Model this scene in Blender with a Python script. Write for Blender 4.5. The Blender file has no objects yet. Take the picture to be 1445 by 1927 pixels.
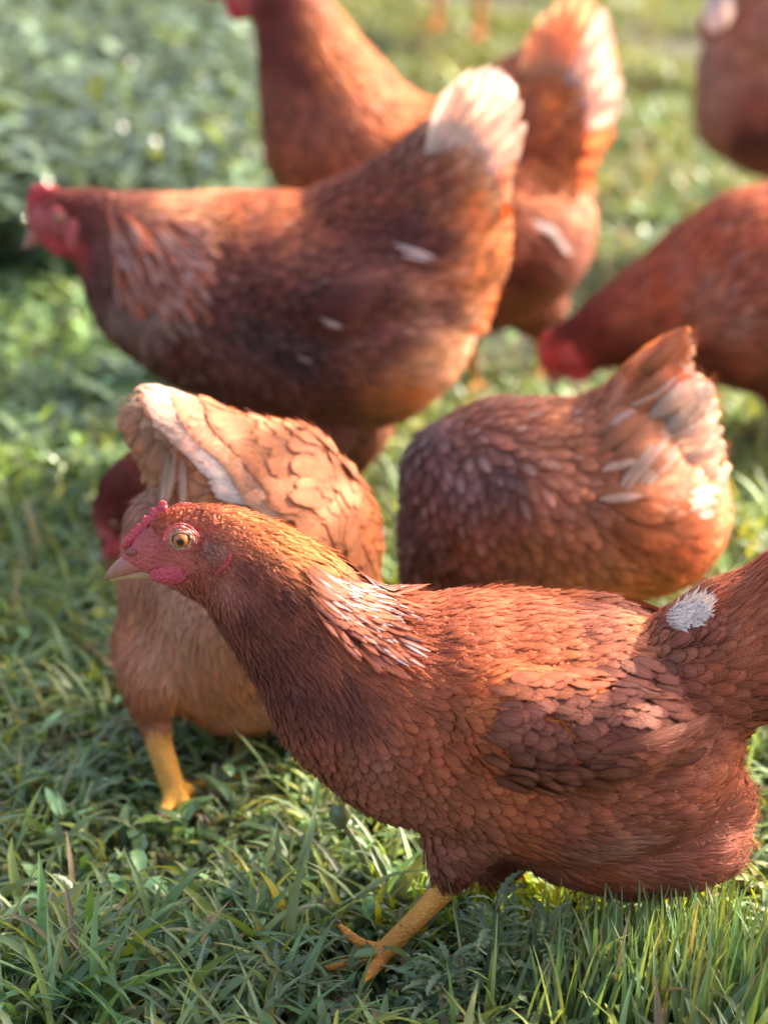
import bpy, math, random
import numpy as np
from mathutils import Vector, bvhtree, kdtree

# ------------------------------------------------------------------ camera, sky, sun, exposure
CAM_H, PITCH, FPX, PW, PH = 0.95, math.radians(22.0), 5050.0, 1445.0, 1927.0
scene = bpy.context.scene
cam_data = bpy.data.cameras.new('camera')
cam = bpy.data.objects.new('camera', cam_data)
scene.collection.objects.link(cam)
cam.location = (0, 0, CAM_H)
cam.rotation_euler = (math.pi / 2 - PITCH, 0, 0)
cam_data.sensor_fit = 'VERTICAL'
cam_data.sensor_height = 36.0
cam_data.lens = 36.0 * FPX / PH
cam_data.clip_start = 0.05
cam_data.clip_end = 500
cam_data.dof.use_dof = True
cam_data.dof.focus_distance = 1.73
cam_data.dof.aperture_fstop = 4.2
scene.camera = cam

SUN_EL, SUN_AZ = math.radians(33), math.radians(24)   # azimuth from +X towards +Y
to_sun = Vector((math.cos(SUN_EL) * math.cos(SUN_AZ), math.cos(SUN_EL) * math.sin(SUN_AZ), math.sin(SUN_EL)))
world = bpy.data.worlds.new("World")
scene.world = world
world.use_nodes = True
wn = world.node_tree
sky = wn.nodes.new('ShaderNodeTexSky')
sky.sky_type = 'NISHITA'
sky.sun_disc = False
sky.sun_elevation = SUN_EL
sky.sun_rotation = math.pi / 2 - SUN_AZ
sky.air_density = 1.0
sky.dust_density = 6.0
wn.links.new(sky.outputs[0], wn.nodes['Background'].inputs[0])
wn.nodes['Background'].inputs[1].default_value = 0.15
sun_data = bpy.data.lights.new('sun', 'SUN')
sun_data.energy = 5.0
sun_data.angle = math.radians(0.55)
sun_data.color = (1.0, 0.90, 0.76)
sun = bpy.data.objects.new('sun', sun_data)
scene.collection.objects.link(sun)
sun.rotation_euler = to_sun.to_track_quat('Z', 'Y').to_euler()
scene.view_settings.view_transform = 'Standard'
scene.view_settings.look = 'None'
scene.view_settings.exposure = 1.80
scene.view_settings.gamma = 1.0
scene.cycles.use_adaptive_sampling = True
scene.cycles.adaptive_threshold = 0.02
scene.cycles.use_denoising = True
scene.cycles.max_bounces = 6
scene.cycles.diffuse_bounces = 3
scene.cycles.glossy_bounces = 2
scene.cycles.transmission_bounces = 4
scene.cycles.transparent_max_bounces = 6
scene.render.use_persistent_data = False

rng = np.random.default_rng(7)
cp, sp = math.cos(PITCH), math.sin(PITCH)

# ------------------------------------------------------------------ measuring helpers
def P(px, py, y):
    """point of the place seen at that spot of the photograph, at distance y ahead of the photographer"""
    a = (px - PW / 2) / FPX
    b = (PH / 2 - py) / FPX
    d = (a, cp + b * sp, -sp + b * cp)
    t = y / d[1]
    return np.array((d[0] * t, y, CAM_H + d[2] * t))

def MPP(px, py, y):
    """metres per photo pixel there"""
    p = P(px, py, y)
    return (p[1] * cp - (p[2] - CAM_H) * sp) / FPX

def G(px, py):
    """ground point"""
    b = (PH / 2 - py) / FPX
    t = CAM_H / (sp - b * cp)
    return np.array(((px - PW / 2) / FPX * t, (cp + b * sp) * t, 0.0))

def tag(o, label=None, cat=None, group=None, kind=None):
    if label: o['label'] = label
    if cat: o['category'] = cat
    if group: o['group'] = group
    if kind: o['kind'] = kind
    return o

def mesh_obj(name, V, F, mat, parent=None, uv=None, col=None, smooth=True, origin=None):
    """V (n,3) F (m,k) uniform face size; uv/col per vertex"""
    V = np.asarray(V, dtype=np.float32)
    if origin is not None: V = V - np.asarray(origin, dtype=np.float32)
    F = np.asarray(F, dtype=np.int32)
    me = bpy.data.meshes.new(name)
    k = F.shape[1]
    me.vertices.add(len(V)); me.vertices.foreach_set('co', V.ravel())
    me.loops.add(F.size); me.loops.foreach_set('vertex_index', F.ravel())
    me.polygons.add(len(F))
    me.polygons.foreach_set('loop_start', np.arange(0, F.size, k, dtype=np.int32))
    if smooth: me.polygons.foreach_set('use_smooth', np.ones(len(F), dtype=bool))
    me.update(calc_edges=True)
    if uv is not None:
        l = me.uv_layers.new(name='UVMap')
        l.data.foreach_set('uv', np.asarray(uv, dtype=np.float32)[F.ravel()].ravel())
    if col is not None:
        c = np.asarray(col, dtype=np.float32)
        if c.shape[1] == 3: c = np.hstack([c, np.zeros((len(c), 1), np.float32)])
        a = me.color_attributes.new('col', 'FLOAT_COLOR', 'POINT')
        a.data.foreach_set('color', c.ravel())
    me.materials.append(mat)
    o = bpy.data.objects.new(name, me)
    scene.collection.objects.link(o)
    if parent is not None: o.parent = parent
    elif origin is not None: o.location = origin
    return o

class Acc:
    """collects quads with uv and colour"""
    def __init__(s): s.V, s.F, s.U, s.C, s.n = [], [], [], [], 0
    def add(s, V, F, U=None, C=None):
        V = np.asarray(V, dtype=np.float32); F = np.asarray(F, dtype=np.int64)
        s.V.append(V); s.F.append(F + s.n)
        s.U.append(np.zeros((len(V), 2)) if U is None else np.asarray(U))
        C = np.asarray(C if C is not None else (1, 1, 1, 0), dtype=np.float32)
        if C.ndim == 1: C = np.tile(C, (len(V), 1))
        if C.shape[1] == 3: C = np.hstack([C, np.zeros((len(C), 1))])
        s.C.append(C); s.n += len(V)
    def build(s, name, mat, parent=None, origin=None):
        return mesh_obj(name, np.vstack(s.V), np.vstack(s.F), mat, parent, np.vstack(s.U), np.vstack(s.C), origin=origin)

# ------------------------------------------------------------------ materials
def newmat(name):
    m = bpy.data.materials.new(name); m.use_nodes = True
    nt = m.node_tree
    return m, nt, nt.nodes, nt.links, nt.nodes['Principled BSDF'], nt.nodes['Material Output']

def math_node(nt, op, a, b=None, c=None, clamp=False):
    n = nt.nodes.new('ShaderNodeMath'); n.operation = op; n.use_clamp = clamp
    for i, v in enumerate((a, b, c)):
        if v is None: continue
        if isinstance(v, (int, float)): n.inputs[i].default_value = v
        else: nt.links.new(v, n.inputs[i])
    return n.outputs[0]

def mixcol(nt, fac, a, b, mode='MIX'):
    n = nt.nodes.new('ShaderNodeMix'); n.data_type = 'RGBA'; n.blend_type = mode
    for i, v in ((0, fac), (6, a), (7, b)):
        if isinstance(v, (int, float)): n.inputs[i].default_value = v
        elif isinstance(v, tuple): n.inputs[i].default_value = (*v, 1)
        else: nt.links.new(v, n.inputs[i])
    return n.outputs[2]

def ramp(nt, val, lo, hi):
    n = nt.nodes.new('ShaderNodeMapRange'); n.clamp = True; n.interpolation_type = 'SMOOTHSTEP'
    nt.links.new(val, n.inputs[0]); n.inputs[1].default_value = lo; n.inputs[2].default_value = hi
    return n.outputs[0]

def feather_material(name, transl, edge=0.45, shaft=0.35, rough=0.62):
    m, nt, N, L, bs, out = newmat(name)
    at = N.new('ShaderNodeAttribute'); at.attribute_name = 'col'
    uv = N.new('ShaderNodeUVMap'); sx = N.new('ShaderNodeSeparateXYZ'); L.new(uv.outputs[0], sx.inputs[0])
    u, v = sx.outputs[0], sx.outputs[1]
    au = math_node(nt, 'ABSOLUTE', u)
    # barbs: fine diagonal lines
    ns = N.new('ShaderNodeTexNoise'); ns.inputs['Scale'].default_value = 260; ns.inputs['Detail'].default_value = 2
    tc = N.new('ShaderNodeTexCoord'); L.new(tc.outputs['Object'], ns.inputs[0])
    q = math_node(nt, 'MULTIPLY_ADD', au, -0.35, v)
    q = math_node(nt, 'MULTIPLY', q, 58.0)
    q2 = math_node(nt, 'MULTIPLY_ADD', ns.outputs[0], 9.0, q)
    sn = math_node(nt, 'SINE', q2)
    barb = math_node(nt, 'MULTIPLY_ADD', sn, 0.5, 0.5)
    # vane edge and tip darker, deepened for gap shadows between feathers; shaft paler
    e = ramp(nt, au, 0.66, 1.0)
    tip = ramp(nt, v, 0.85, 0.99)
    em = math_node(nt, 'MAXIMUM', e, tip)
    em = math_node(nt, 'MULTIPLY', em, edge)
    sh = math_node(nt, 'SUBTRACT', 1.0, ramp(nt, au, 0.0, 0.12))
    sh = math_node(nt, 'MULTIPLY', sh, shaft)
    wk = math_node(nt, 'SUBTRACT', 1.0, ramp(nt, au, 0.25, 0.6))
    wk = math_node(nt, 'MULTIPLY', wk, at.outputs['Alpha'])
    vv = ramp(nt, v, 0.25, 0.6)
    wk = math_node(nt, 'MULTIPLY', wk, vv)
    big = N.new('ShaderNodeTexNoise'); big.inputs['Scale'].default_value = 38; big.inputs['Detail'].default_value = 4
    L.new(tc.outputs['Object'], big.inputs[0])
    c = at.outputs['Color']
    dark = mixcol(nt, 1.0, c, (0.42, 0.34, 0.32), 'MULTIPLY')
    c1 = mixcol(nt, em, c, dark)
    pale = mixcol(nt, 0.5, c, (0.75, 0.42, 0.24))
    c1 = mixcol(nt, sh, c1, pale)
    c1 = mixcol(nt, wk, c1, (0.50, 0.40, 0.37))
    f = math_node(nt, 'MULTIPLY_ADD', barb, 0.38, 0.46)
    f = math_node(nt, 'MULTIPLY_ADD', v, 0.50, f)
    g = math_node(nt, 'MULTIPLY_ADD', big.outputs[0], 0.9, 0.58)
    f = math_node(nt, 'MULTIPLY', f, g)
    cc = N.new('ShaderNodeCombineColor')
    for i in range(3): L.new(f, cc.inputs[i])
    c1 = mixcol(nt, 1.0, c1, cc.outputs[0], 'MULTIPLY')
    L.new(c1, bs.inputs['Base Color'])
    bs.inputs['Roughness'].default_value = rough
    bs.inputs['Specular IOR Level'].default_value = 0.22
    bs.inputs['Sheen Weight'].default_value = 0.0
    bs.inputs['Sheen Roughness'].default_value = 0.4
    bp = N.new('ShaderNodeBump'); bp.inputs['Strength'].default_value = 0.35; bp.inputs['Distance'].default_value = 0.0006
    L.new(barb, bp.inputs['Height']); L.new(bp.outputs[0], bs.inputs['Normal'])
    tr = N.new('ShaderNodeBsdfTranslucent')
    tcol = mixcol(nt, 1.0, c1, (1.35, 1.0, 0.75), 'MULTIPLY')
    L.new(tcol, tr.inputs[0])
    mx = N.new('ShaderNodeMixShader'); mx.inputs[0].default_value = transl
    L.new(bs.outputs[0], mx.inputs[1]); L.new(tr.outputs[0], mx.inputs[2]); L.new(mx.outputs[0], out.inputs[0])
    return m

def attr_material(name, rough=0.6, bump_scale=300, bump=0.3, dist=0.001, spec=0.4, var=0.5, sss=0.0, transl=0.0, vor=False, var_scale=60):
    m, nt, N, L, bs, out = newmat(name)
    at = N.new('ShaderNodeAttribute'); at.attribute_name = 'col'
    tc = N.new('ShaderNodeTexCoord')
    n1 = N.new('ShaderNodeTexNoise'); n1.inputs['Scale'].default_value = var_scale; n1.inputs['Detail'].default_value = 5
    L.new(tc.outputs['Object'], n1.inputs[0])
    f = math_node(nt, 'MULTIPLY_ADD', n1.outputs[0], var * 2, 1 - var)
    cc = N.new('ShaderNodeCombineColor')
    for i in range(3): L.new(f, cc.inputs[i])
    c = mixcol(nt, 1.0, at.outputs['Color'], cc.outputs[0], 'MULTIPLY')
    L.new(c, bs.inputs['Base Color'])
    bs.inputs['Roughness'].default_value = rough
    bs.inputs['Specular IOR Level'].default_value = spec
    if sss:
        bs.inputs['Subsurface Weight'].default_value = sss
        bs.inputs['Subsurface Radius'].default_value = (0.006, 0.002, 0.0015)
        bs.inputs['Subsurface Scale'].default_value = 1.0
    if vor:
        t = N.new('ShaderNodeTexVoronoi'); t.inputs['Scale'].default_value = bump_scale
        h = t.outputs['Distance']
    else:
        t = N.new('ShaderNodeTexNoise'); t.inputs['Scale'].default_value = bump_scale; t.inputs['Detail'].default_value = 4
        h = t.outputs[0]
    L.new(tc.outputs['Object'], t.inputs[0])
    bp = N.new('ShaderNodeBump'); bp.inputs['Strength'].default_value = bump; bp.inputs['Distance'].default_value = dist
    L.new(h, bp.inputs['Height']); L.new(bp.outputs[0], bs.inputs['Normal'])
    if transl:
        tr = N.new('ShaderNodeBsdfTranslucent')
        L.new(mixcol(nt, 1.0, c, (1.5, 1.35, 0.5), 'MULTIPLY'), tr.inputs[0])
        mx = N.new('ShaderNodeMixShader'); mx.inputs[0].default_value = transl
        L.new(bs.outputs[0], mx.inputs[1]); L.new(tr.outputs[0], mx.inputs[2]); L.new(mx.outputs[0], out.inputs[0])
    return m

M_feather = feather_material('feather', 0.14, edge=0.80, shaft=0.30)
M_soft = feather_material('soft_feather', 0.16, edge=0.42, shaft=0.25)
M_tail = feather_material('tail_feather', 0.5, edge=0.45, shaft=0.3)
M_body = attr_material('hen_skin', rough=0.65, bump_scale=420, bump=0.8, dist=0.0016, spec=0.3, var=0.35, vor=True)
M_comb = attr_material('comb_skin', rough=0.45, bump_scale=420, bump=0.9, dist=0.0016, spec=0.4, var=0.35, sss=0.25, vor=True, var_scale=120)
M_beak = attr_material('beak_horn', rough=0.38, bump_scale=260, bump=0.25, dist=0.0008, spec=0.5, var=0.35, var_scale=90)
M_eye = attr_material('eye_gloss', rough=0.08, bump_scale=50, bump=0.0, spec=0.7, var=0.12, var_scale=900)
M_grass = attr_material('grass_blade', rough=0.42, bump_scale=220, bump=0.25, dist=0.0006, spec=0.45, var=0.35, transl=0.38, var_scale=50)
M_leaf = attr_material('weed_leaf', rough=0.22, bump_scale=140, bump=0.6, dist=0.0012, spec=0.9, var=0.35, transl=0.32, var_scale=40)
M_thistle = attr_material('thistle_leaf', rough=0.7, bump_scale=260, bump=0.8, dist=0.0012, spec=0.25, var=0.4, transl=0.2, var_scale=70)

def ground_material():
    m, nt, N, L, bs, out = newmat('soil')
    tc = N.new('ShaderNodeTexCoord')
    n1 = N.new('ShaderNodeTexNoise'); n1.inputs['Scale'].default_value = 14; n1.inputs['Detail'].default_value = 8
    n2 = N.new('ShaderNodeTexNoise'); n2.inputs['Scale'].default_value = 160; n2.inputs['Detail'].default_value = 6
    for n in (n1, n2): L.new(tc.outputs['Object'], n.inputs[0])
    c = mixcol(nt, ramp(nt, n1.outputs[0], 0.40, 0.62), (0.055, 0.042, 0.030), (0.045, 0.065, 0.022))
    c = mixcol(nt, ramp(nt, n2.outputs[0], 0.45, 0.75), c, (0.13, 0.10, 0.065))
    L.new(c, bs.inputs['Base Color']); bs.inputs['Roughness'].default_value = 0.95
    bp = N.new('ShaderNodeBump'); bp.inputs['Strength'].default_value = 0.8; bp.inputs['Distance'].default_value = 0.006
    L.new(n2.outputs[0], bp.inputs['Height']); L.new(bp.outputs[0], bs.inputs['Normal'])
    return m
M_soil = ground_material()

# ------------------------------------------------------------------ ground
def ground():
    xs = np.concatenate([[-150, -40, -12], np.linspace(-4, 4, 81), [12, 40, 150]])
    ys = np.concatenate([[-60, -15, -3], np.linspace(0.2, 9, 89), [14, 40, 250]])
    X, Y = np.meshgrid(xs, ys)
    Z = 0.004 * np.sin(X * 9 + Y * 5) + 0.004 * np.sin(Y * 13 - X * 6) - 0.008
    Z[(Y > 9.5) | (np.abs(X) > 5) | (Y < 0)] = -0.01
    V = np.stack([X, Y, Z], -1).reshape(-1, 3)
    nx, ny = len(xs), len(ys)
    i = np.arange(nx - 1)[None, :] + np.arange(ny - 1)[:, None] * nx
    F = np.stack([i, i + 1, i + 1 + nx, i + nx], -1).reshape(-1, 4)
    o = mesh_obj('ground', V, F, M_soil)
    tag(o, kind='structure')
ground()

# ------------------------------------------------------------------ feather cards
ROWS_ROUND = [(0, .35), (.15, .74), (.36, .97), (.58, 1.0), (.78, .80), (.92, .45), (1.0, .06)]
ROWS_POINT = [(0, .40), (.15, .80), (.34, 1.0), (.56, .88), (.76, .58), (.90, .30), (1.0, .03)]

def card_faces(n, rows=7, cols=3):
    f = []
    for r in range(rows - 1):
        for c in range(cols - 1):
            a = r * cols + c
            f.append((a, a + 1, a + 1 + cols, a + cols))
    f = np.array(f)
    return (f[None] + (np.arange(n) * rows * cols)[:, None, None]).reshape(-1, 4)

def long_feather(acc, base, tip, width, nrm, col, bend=0.0, curl=0.12, point=False, streak=0.0, side_bend=0.0):
    """one long tail or flight feather, 11 rows x 5 columns; bend moves the middle along the normal"""
    base, tip, nrm = map(lambda a: np.asarray(a, float), (base, tip, nrm))
    ax = tip - base; Ln = np.linalg.norm(ax); d = ax / Ln
    side = np.cross(nrm, d); side /= np.linalg.norm(side) + 1e-9
    nn = np.cross(d, side)
    vs = np.array([0, .08, .2, .34, .48, .62, .74, .84, .92, .97, 1.0])
    if point: w = np.array([.25, .45, .7, .88, .98, 1.0, .92, .74, .48, .26, .03])
    else: w = np.array([.25, .48, .75, .92, 1.0, 1.0, .93, .80, .58, .36, .08])
    cs = np.array([-1, -.5, 0, .5, 1.0])
    V, U = [], []
    for v, ww in zip(vs, w):
        c = base + ax * v + nn * bend * math.sin(math.pi * v) + side * side_bend * math.sin(math.pi * v)
        for u in cs:
            j = rng.normal(0, 0.045 * width) if abs(u) == 1 and 0.3 < v < 0.97 else 0
            V.append(c + side * (u * ww * width / 2 + j) - nn * (curl * width * (u * u) * ww))
            U.append((u, v))
    acc.add(V, card_faces(1, 11, 5), U, (*col, streak))

def smooth_mesh(V, E, iters, w=0.5, fixed=None):
    n = len(V)
    deg = np.bincount(E.ravel(), minlength=n).astype(float)[:, None]
    for _ in range(iters):
        S = np.zeros_like(V)
        for k in range(3):
            S[:, k] = np.bincount(E[:, 0], V[E[:, 1], k], n) + np.bincount(E[:, 1], V[E[:, 0], k], n)
        T = V + (S / np.maximum(deg, 1) - V) * w
        if fixed is not None: T = V + (T - V) * fixed[:, None]
        V = T
    return V

def ico(sub):
    import bmesh
    bm = bmesh.new(); bmesh.ops.create_icosphere(bm, subdivisions=sub, radius=1)
    V = np.array([v.co[:] for v in bm.verts]); F = np.array([[v.index for v in f.verts] for f in bm.faces]); bm.free()
    return V, F
ICO = {k: ico(k) for k in (2, 3)}

def blob_mesh(spheres, voxel, iters=6, thin_fix=None):
    """spheres: (x,y,z,rx,ry,rz); returns V, F(quads), E"""
    Vs, Fs, n = [], [], 0
    for s in spheres:
        iv, jf = ICO[3 if max(s[3:6]) > 0.02 else 2]
        Vs.append(iv * np.array(s[3:6]) + np.array(s[:3])); Fs.append(jf + n); n += len(iv)
    V = np.vstack(Vs); F = np.vstack(Fs)
    me = bpy.data.meshes.new('tmp'); me.from_pydata(V.tolist(), [], F.tolist())
    o = bpy.data.objects.new('tmp', me); scene.collection.objects.link(o)
    md = o.modifiers.new('r', 'REMESH'); md.mode = 'VOXEL'; md.voxel_size = voxel
    dg = bpy.context.evaluated_depsgraph_get()
    m2 = bpy.data.meshes.new_from_object(o.evaluated_get(dg))
    bpy.data.objects.remove(o); bpy.data.meshes.remove(me)
    nv = len(m2.vertices); V = np.empty(nv * 3, np.float32); m2.vertices.foreach_get('co', V); V = V.reshape(-1, 3).astype(float)
    E = np.empty(len(m2.edges) * 2, np.int32); m2.edges.foreach_get('vertices', E); E = E.reshape(-1, 2)
    lt = np.empty(len(m2.polygons), np.int32); m2.polygons.foreach_get('loop_total', lt)
    li = np.empty(len(m2.loops), np.int32); m2.loops.foreach_get('vertex_index', li)
    F = li.reshape(-1, 4) if (lt == 4).all() else None
    if F is None:
        st = np.concatenate([[0], np.cumsum(lt)[:-1]])
        F = np.array([list(li[s:s + t]) + ([li[s + t - 1]] if t == 3 else []) for s, t in zip(st, lt) if t in (3, 4)])
    bpy.data.meshes.remove(m2)
    fx = thin_fix(V) if thin_fix is not None else None
    return smooth_mesh(V, E, iters, 0.5, fx), F, E

def vert_normals(V, F):
    a = V[F[:, 2]] - V[F[:, 0]]; b = V[F[:, 3]] - V[F[:, 1]]
    fn = np.cross(a, b)
    N = np.zeros_like(V)
    for k in range(4):
        for j in range(3): N[:, j] += np.bincount(F[:, k], fn[:, j], len(V))
    return N / (np.linalg.norm(N, axis=1, keepdims=True) + 1e-12), fn

class Hen:
    """pts are read off the photograph; y0 is how far ahead the hen's mid plane stands"""
    def __init__(s, y0, slope=0.0, xref=0.0, voxel=0.003, seed=1):
        s.y0, s.slope, s.xref, s.voxel = y0, slope, xref, voxel
        s.sph, s.ctrl, s.rg = [], [], np.random.default_rng(seed)
        s.thin, s.cpts, s.streak, s.claws = [], [], .35, []
    def y(s, px, dy=0): return s.y0 + s.slope * (px - s.xref) * MPP(px, 1000, s.y0) + dy
    def p(s, px, py, dy=0): return P(px, py, s.y(px, dy))
    def m(s, px, py): return MPP(px, py, s.y0)
    def chain(s, pts, thin=False, mir=False):
        """(px, py, r_px, dy=0, ry=1)"""
        full = [tuple(q) + (0, 1)[len(q) - 3:] for q in pts]
        A = []
        for q in full:
            c = s.p(q[0], q[1], -abs(q[3]) if mir else q[3]); c[1] = 2 * s.y(q[0]) - c[1] if mir else c[1]; r = q[2] * s.m(q[0], q[1]); A.append((*c, r, r * q[4]))
        if len(A) == 1: A = A * 2
        for a, b in zip(A[:-1], A[1:]):
            a, b = np.array(a), np.array(b)
            d = np.linalg.norm(a[:3] - b[:3]); k = max(1, int(d / (0.22 * max(min(a[3], b[3]), 0.002))))
            k = min(k, 40)
            for i in range(k + 1):
                q = a + (b - a) * i / k
                s.sph.append((q[0], q[1], q[2], q[3], q[4], q[3]))
                if thin: s.thin.append(q[:3])
    def skin(s, iters=7):
        def fix(V):
            if not s.thin: return np.ones(len(V))
            T = np.array(s.thin); f = np.ones(len(V))
            for i in range(0, len(V), 20000):
                d = np.linalg.norm(V[i:i + 20000, None] - T[None], axis=2).min(1)
                f[i:i + 20000] = np.where(d < 0.014, 0.25, 1.0)
            return f
        s.V, s.F, s.E = blob_mesh(s.sph, s.voxel, iters, fix)
        s.N, s.fn = vert_normals(s.V, s.F)
        if ((s.V - s.V.mean(0)) * s.N).sum() < 0: s.N = -s.N
        s.bvh = bvhtree.BVHTree.FromPolygons(s.V.tolist(), s.F.tolist())
    def control(s, rows):
        """(px, py, flow angle, L mm, W mm, colour, density, streak) read off the photo; angle 0 = right, 90 = down"""
        s.ctrl = rows
        s.cp = np.array([s.p(r[0], r[1]) for r in rows])[:, [0, 2]]
        s.cv = np.array([[math.cos(math.radians(r[2])), -math.sin(math.radians(r[2])), r[3] / 1000, r[4] / 1000, *r[5], r[6], r[7]] for r in rows])
    def field(s, V, power=3.2):
        X = V[:, [0, 2]]; out = np.zeros((len(V), s.cv.shape[1]))
        for i in range(0, len(V), 20000):
            d = np.linalg.norm(X[i:i + 20000, None] - s.cp[None], axis=2) + 0.004
            w = d ** -power; w /= w.sum(1, keepdims=True)
            out[i:i + 20000] = w @ s.cv
        return out
    def plumage(s, lift=1.0, spacing=0.36, cvar=0.16, wisp=0, M=60000, ridge=0.05):
        tri = s.F; A = np.linalg.norm(s.fn, axis=1) / 2; A /= A.sum()
        area = (np.linalg.norm(s.fn, axis=1) / 2).sum()
        fi = s.rg.choice(len(tri), M, p=A); r = s.rg.random((M, 2))
        q = s.V[tri[fi]]
        pts = (q[:, 0] * ((1 - r[:, :1]) * (1 - r[:, 1:])) + q[:, 1] * (r[:, :1] * (1 - r[:, 1:])) + q[:, 2] * (r[:, :1] * r[:, 1:]) + q[:, 3] * ((1 - r[:, :1]) * r[:, 1:]))
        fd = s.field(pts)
        if s.thin:
            T = np.array(s.thin); dm = np.concatenate([np.linalg.norm(pts[i:i + 20000, None] - T[None], axis=2).min(1) for i in range(0, M, 20000)])
        else: dm = np.ones(M)
        ok = (dm > .0125) & (s.rg.random(M) < np.clip(fd[:, 7], 0, 1)) & (fd[:, 7] > 0.25)
        kd = kdtree.KDTree(M)
        for i, p in enumerate(pts): kd.insert(p, i)
        kd.balance()
        dead = ~ok; chosen = []
        rad = np.minimum(np.sqrt(fd[:, 2] * fd[:, 3]) * spacing, .85 * fd[:, 3] + .0003)
        for i in range(M):
            if dead[i]: continue
            chosen.append(i)
            for (_, j, _) in kd.find_range(pts[i], rad[i]): dead[j] = True
        ch = np.array(chosen); n = len(ch)
        p0 = pts[ch]; f = fd[ch]
        L = f[:, 2] * s.rg.uniform(.88, 1.15, n); W = f[:, 3] * s.rg.uniform(.88, 1.12, n)
        nr = s.N[tri[fi[ch], 0]]
        ang = s.rg.normal(0, 0.14, n)
        fl = np.stack([f[:, 0] * np.cos(ang) - f[:, 1] * np.sin(ang), s.slope * f[:, 0] + s.rg.normal(0, .05, n), f[:, 1] * np.cos(ang) + f[:, 0] * np.sin(ang)], 1)
        # near the silhouette, let the plumage run backwards and down instead of across
        fl -= nr * (fl * nr).sum(1, keepdims=True)
        ln = np.linalg.norm(fl, axis=1, keepdims=True)
        fl = fl / np.maximum(ln, 1e-6)
        pointed = (W / L) < 0.36
        V = np.zeros((n, 7, 3, 3)); U = np.zeros((n, 7, 3, 2))
        pr = np.where(pointed[:, None], np.array([r[1] for r in ROWS_POINT]), np.array([r[1] for r in ROWS_ROUND]))
        lf = 0.0016 + 0.10 * W * lift + s.rg.uniform(0, .0010, n)
        cur = p0.copy(); vprev = 0; d = fl.copy(); nc = nr.copy()
        for ri in range(7):
            v = ROWS_ROUND[ri][0]
            cur = cur + d * (L * (v - vprev))[:, None]; vprev = v
            for i in range(n):
                loc, nn, idx, dist = s.bvh.find_nearest(cur[i])
                cur[i] = loc; nc[i] = s.N[s.F[idx][0]]
            d = d - nc * (d * nc).sum(1, keepdims=True); d /= np.linalg.norm(d, axis=1, keepdims=True) + 1e-9
            side = np.cross(nc, d)
            h = (-0.0008 + lf * v)[:, None]
            for ci, u in enumerate((-1, 0, 1)):
                V[:, ri, ci] = cur + nc * (h - abs(u) * (ridge * W)[:, None] * 0.8 + (0.05 * W)[:, None] * (1 - abs(u))) + side * (u * pr[:, ri] * W / 2)[:, None]
                U[:, ri, ci] = (u, v)
                U[pointed, ri, ci] = (u * .55, v * .83)
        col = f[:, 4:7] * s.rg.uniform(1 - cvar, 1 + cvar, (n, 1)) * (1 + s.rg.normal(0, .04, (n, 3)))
        st = np.where(s.rg.random(n) < f[:, 8], s.rg.uniform(.4, 1, n) * s.streak, 0)
        col = np.clip(np.hstack([col, st[:, None]]), 0, 1)
        acc = Acc()
        acc.add(V.reshape(-1, 3), card_faces(n), U.reshape(-1, 2), np.repeat(col, 21, axis=0))
        s.nf = n
        if wisp:
            wi = s.rg.choice(M, wisp * 2, replace=False); wi = wi[ok[wi]][:wisp]; n = len(wi)
            nrw = s.N[tri[fi[wi], 0]]; f = fd[wi]
            fl = np.stack([f[:, 0], s.rg.normal(0, .25, n) + s.slope * f[:, 0], f[:, 1]], 1) + s.rg.normal(0, .22, (n, 3))
            fl -= nrw * (fl * nrw).sum(1, keepdims=True); fl /= np.linalg.norm(fl, axis=1, keepdims=True) + 1e-9
            Lw = np.minimum(f[:, 2] * s.rg.uniform(.5, 1.0, n), .016); side = np.cross(nrw, fl)
            a0 = s.rg.uniform(.10, .45, n)
            V = np.zeros((n, 4, 2, 3)); U = np.zeros((n, 4, 2, 2))
            for ri, v in enumerate((0, .35, .7, 1.0)):
                c = pts[wi] + nrw * (0.0012 + Lw * a0 * v * (1 - .35 * v))[:, None] + fl * (Lw * v)[:, None]
                w = 0.00038 * (1 - .75 * v)
                for ci, u in enumerate((-1, 1)):
                    V[:, ri, ci] = c + side * u * w; U[:, ri, ci] = (u * .3, .4)
            colw = np.clip(f[:, 4:7] * s.rg.uniform(.8, 1.35, (n, 1)), 0, 1)
            acc.add(V.reshape(-1, 3), card_faces(n, 4, 2), U.reshape(-1, 2), np.repeat(colw, 8, axis=0))
        return acc
    def finish(s, label, cat='hen', origin=None, extra_cols=None, group='brown hens feeding on the grass', lift=1.0, wisp=2500, spacing=0.50, cvar=0.16, M=60000):
        o = origin if origin is not None else (s.V[:, 0].mean(), s.y0, 0)
        s.origin = np.array(o, float)
        e = bpy.data.objects.new('hen', None); scene.collection.objects.link(e)
        e.location = s.origin; e.empty_display_size = 0.05
        tag(e, label, cat, group); s.root = e
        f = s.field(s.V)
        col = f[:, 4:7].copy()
        if extra_cols: col = extra_cols(s, col)
        if s.thin:   # legs and toes keep their yellow scales
            T = np.array(s.thin)
            for i in range(0, len(s.V), 20000):
                d = np.linalg.norm(s.V[i:i + 20000, None] - T[None], axis=2).min(1)
                k = np.clip((0.0125 - d) / 0.004, 0, 1)[:, None]
                col[i:i + 20000] = col[i:i + 20000] * (1 - k) + np.array(s.legcol) * k
        mesh_obj('body', s.V, s.F, M_body, e, col=col, origin=s.origin)
        for cp_, cr_ in s.claws:
            a = Acc(); tube(a, cp_, cr_, (.10,.06,.045), 8); a.build('claw', M_beak, e, origin=s.origin)
        a = s.plumage(lift=lift, wisp=wisp, spacing=spacing, cvar=cvar, M=M)
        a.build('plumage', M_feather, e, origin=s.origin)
        return e
    legcol = (0.52, 0.23, 0.05)
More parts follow.
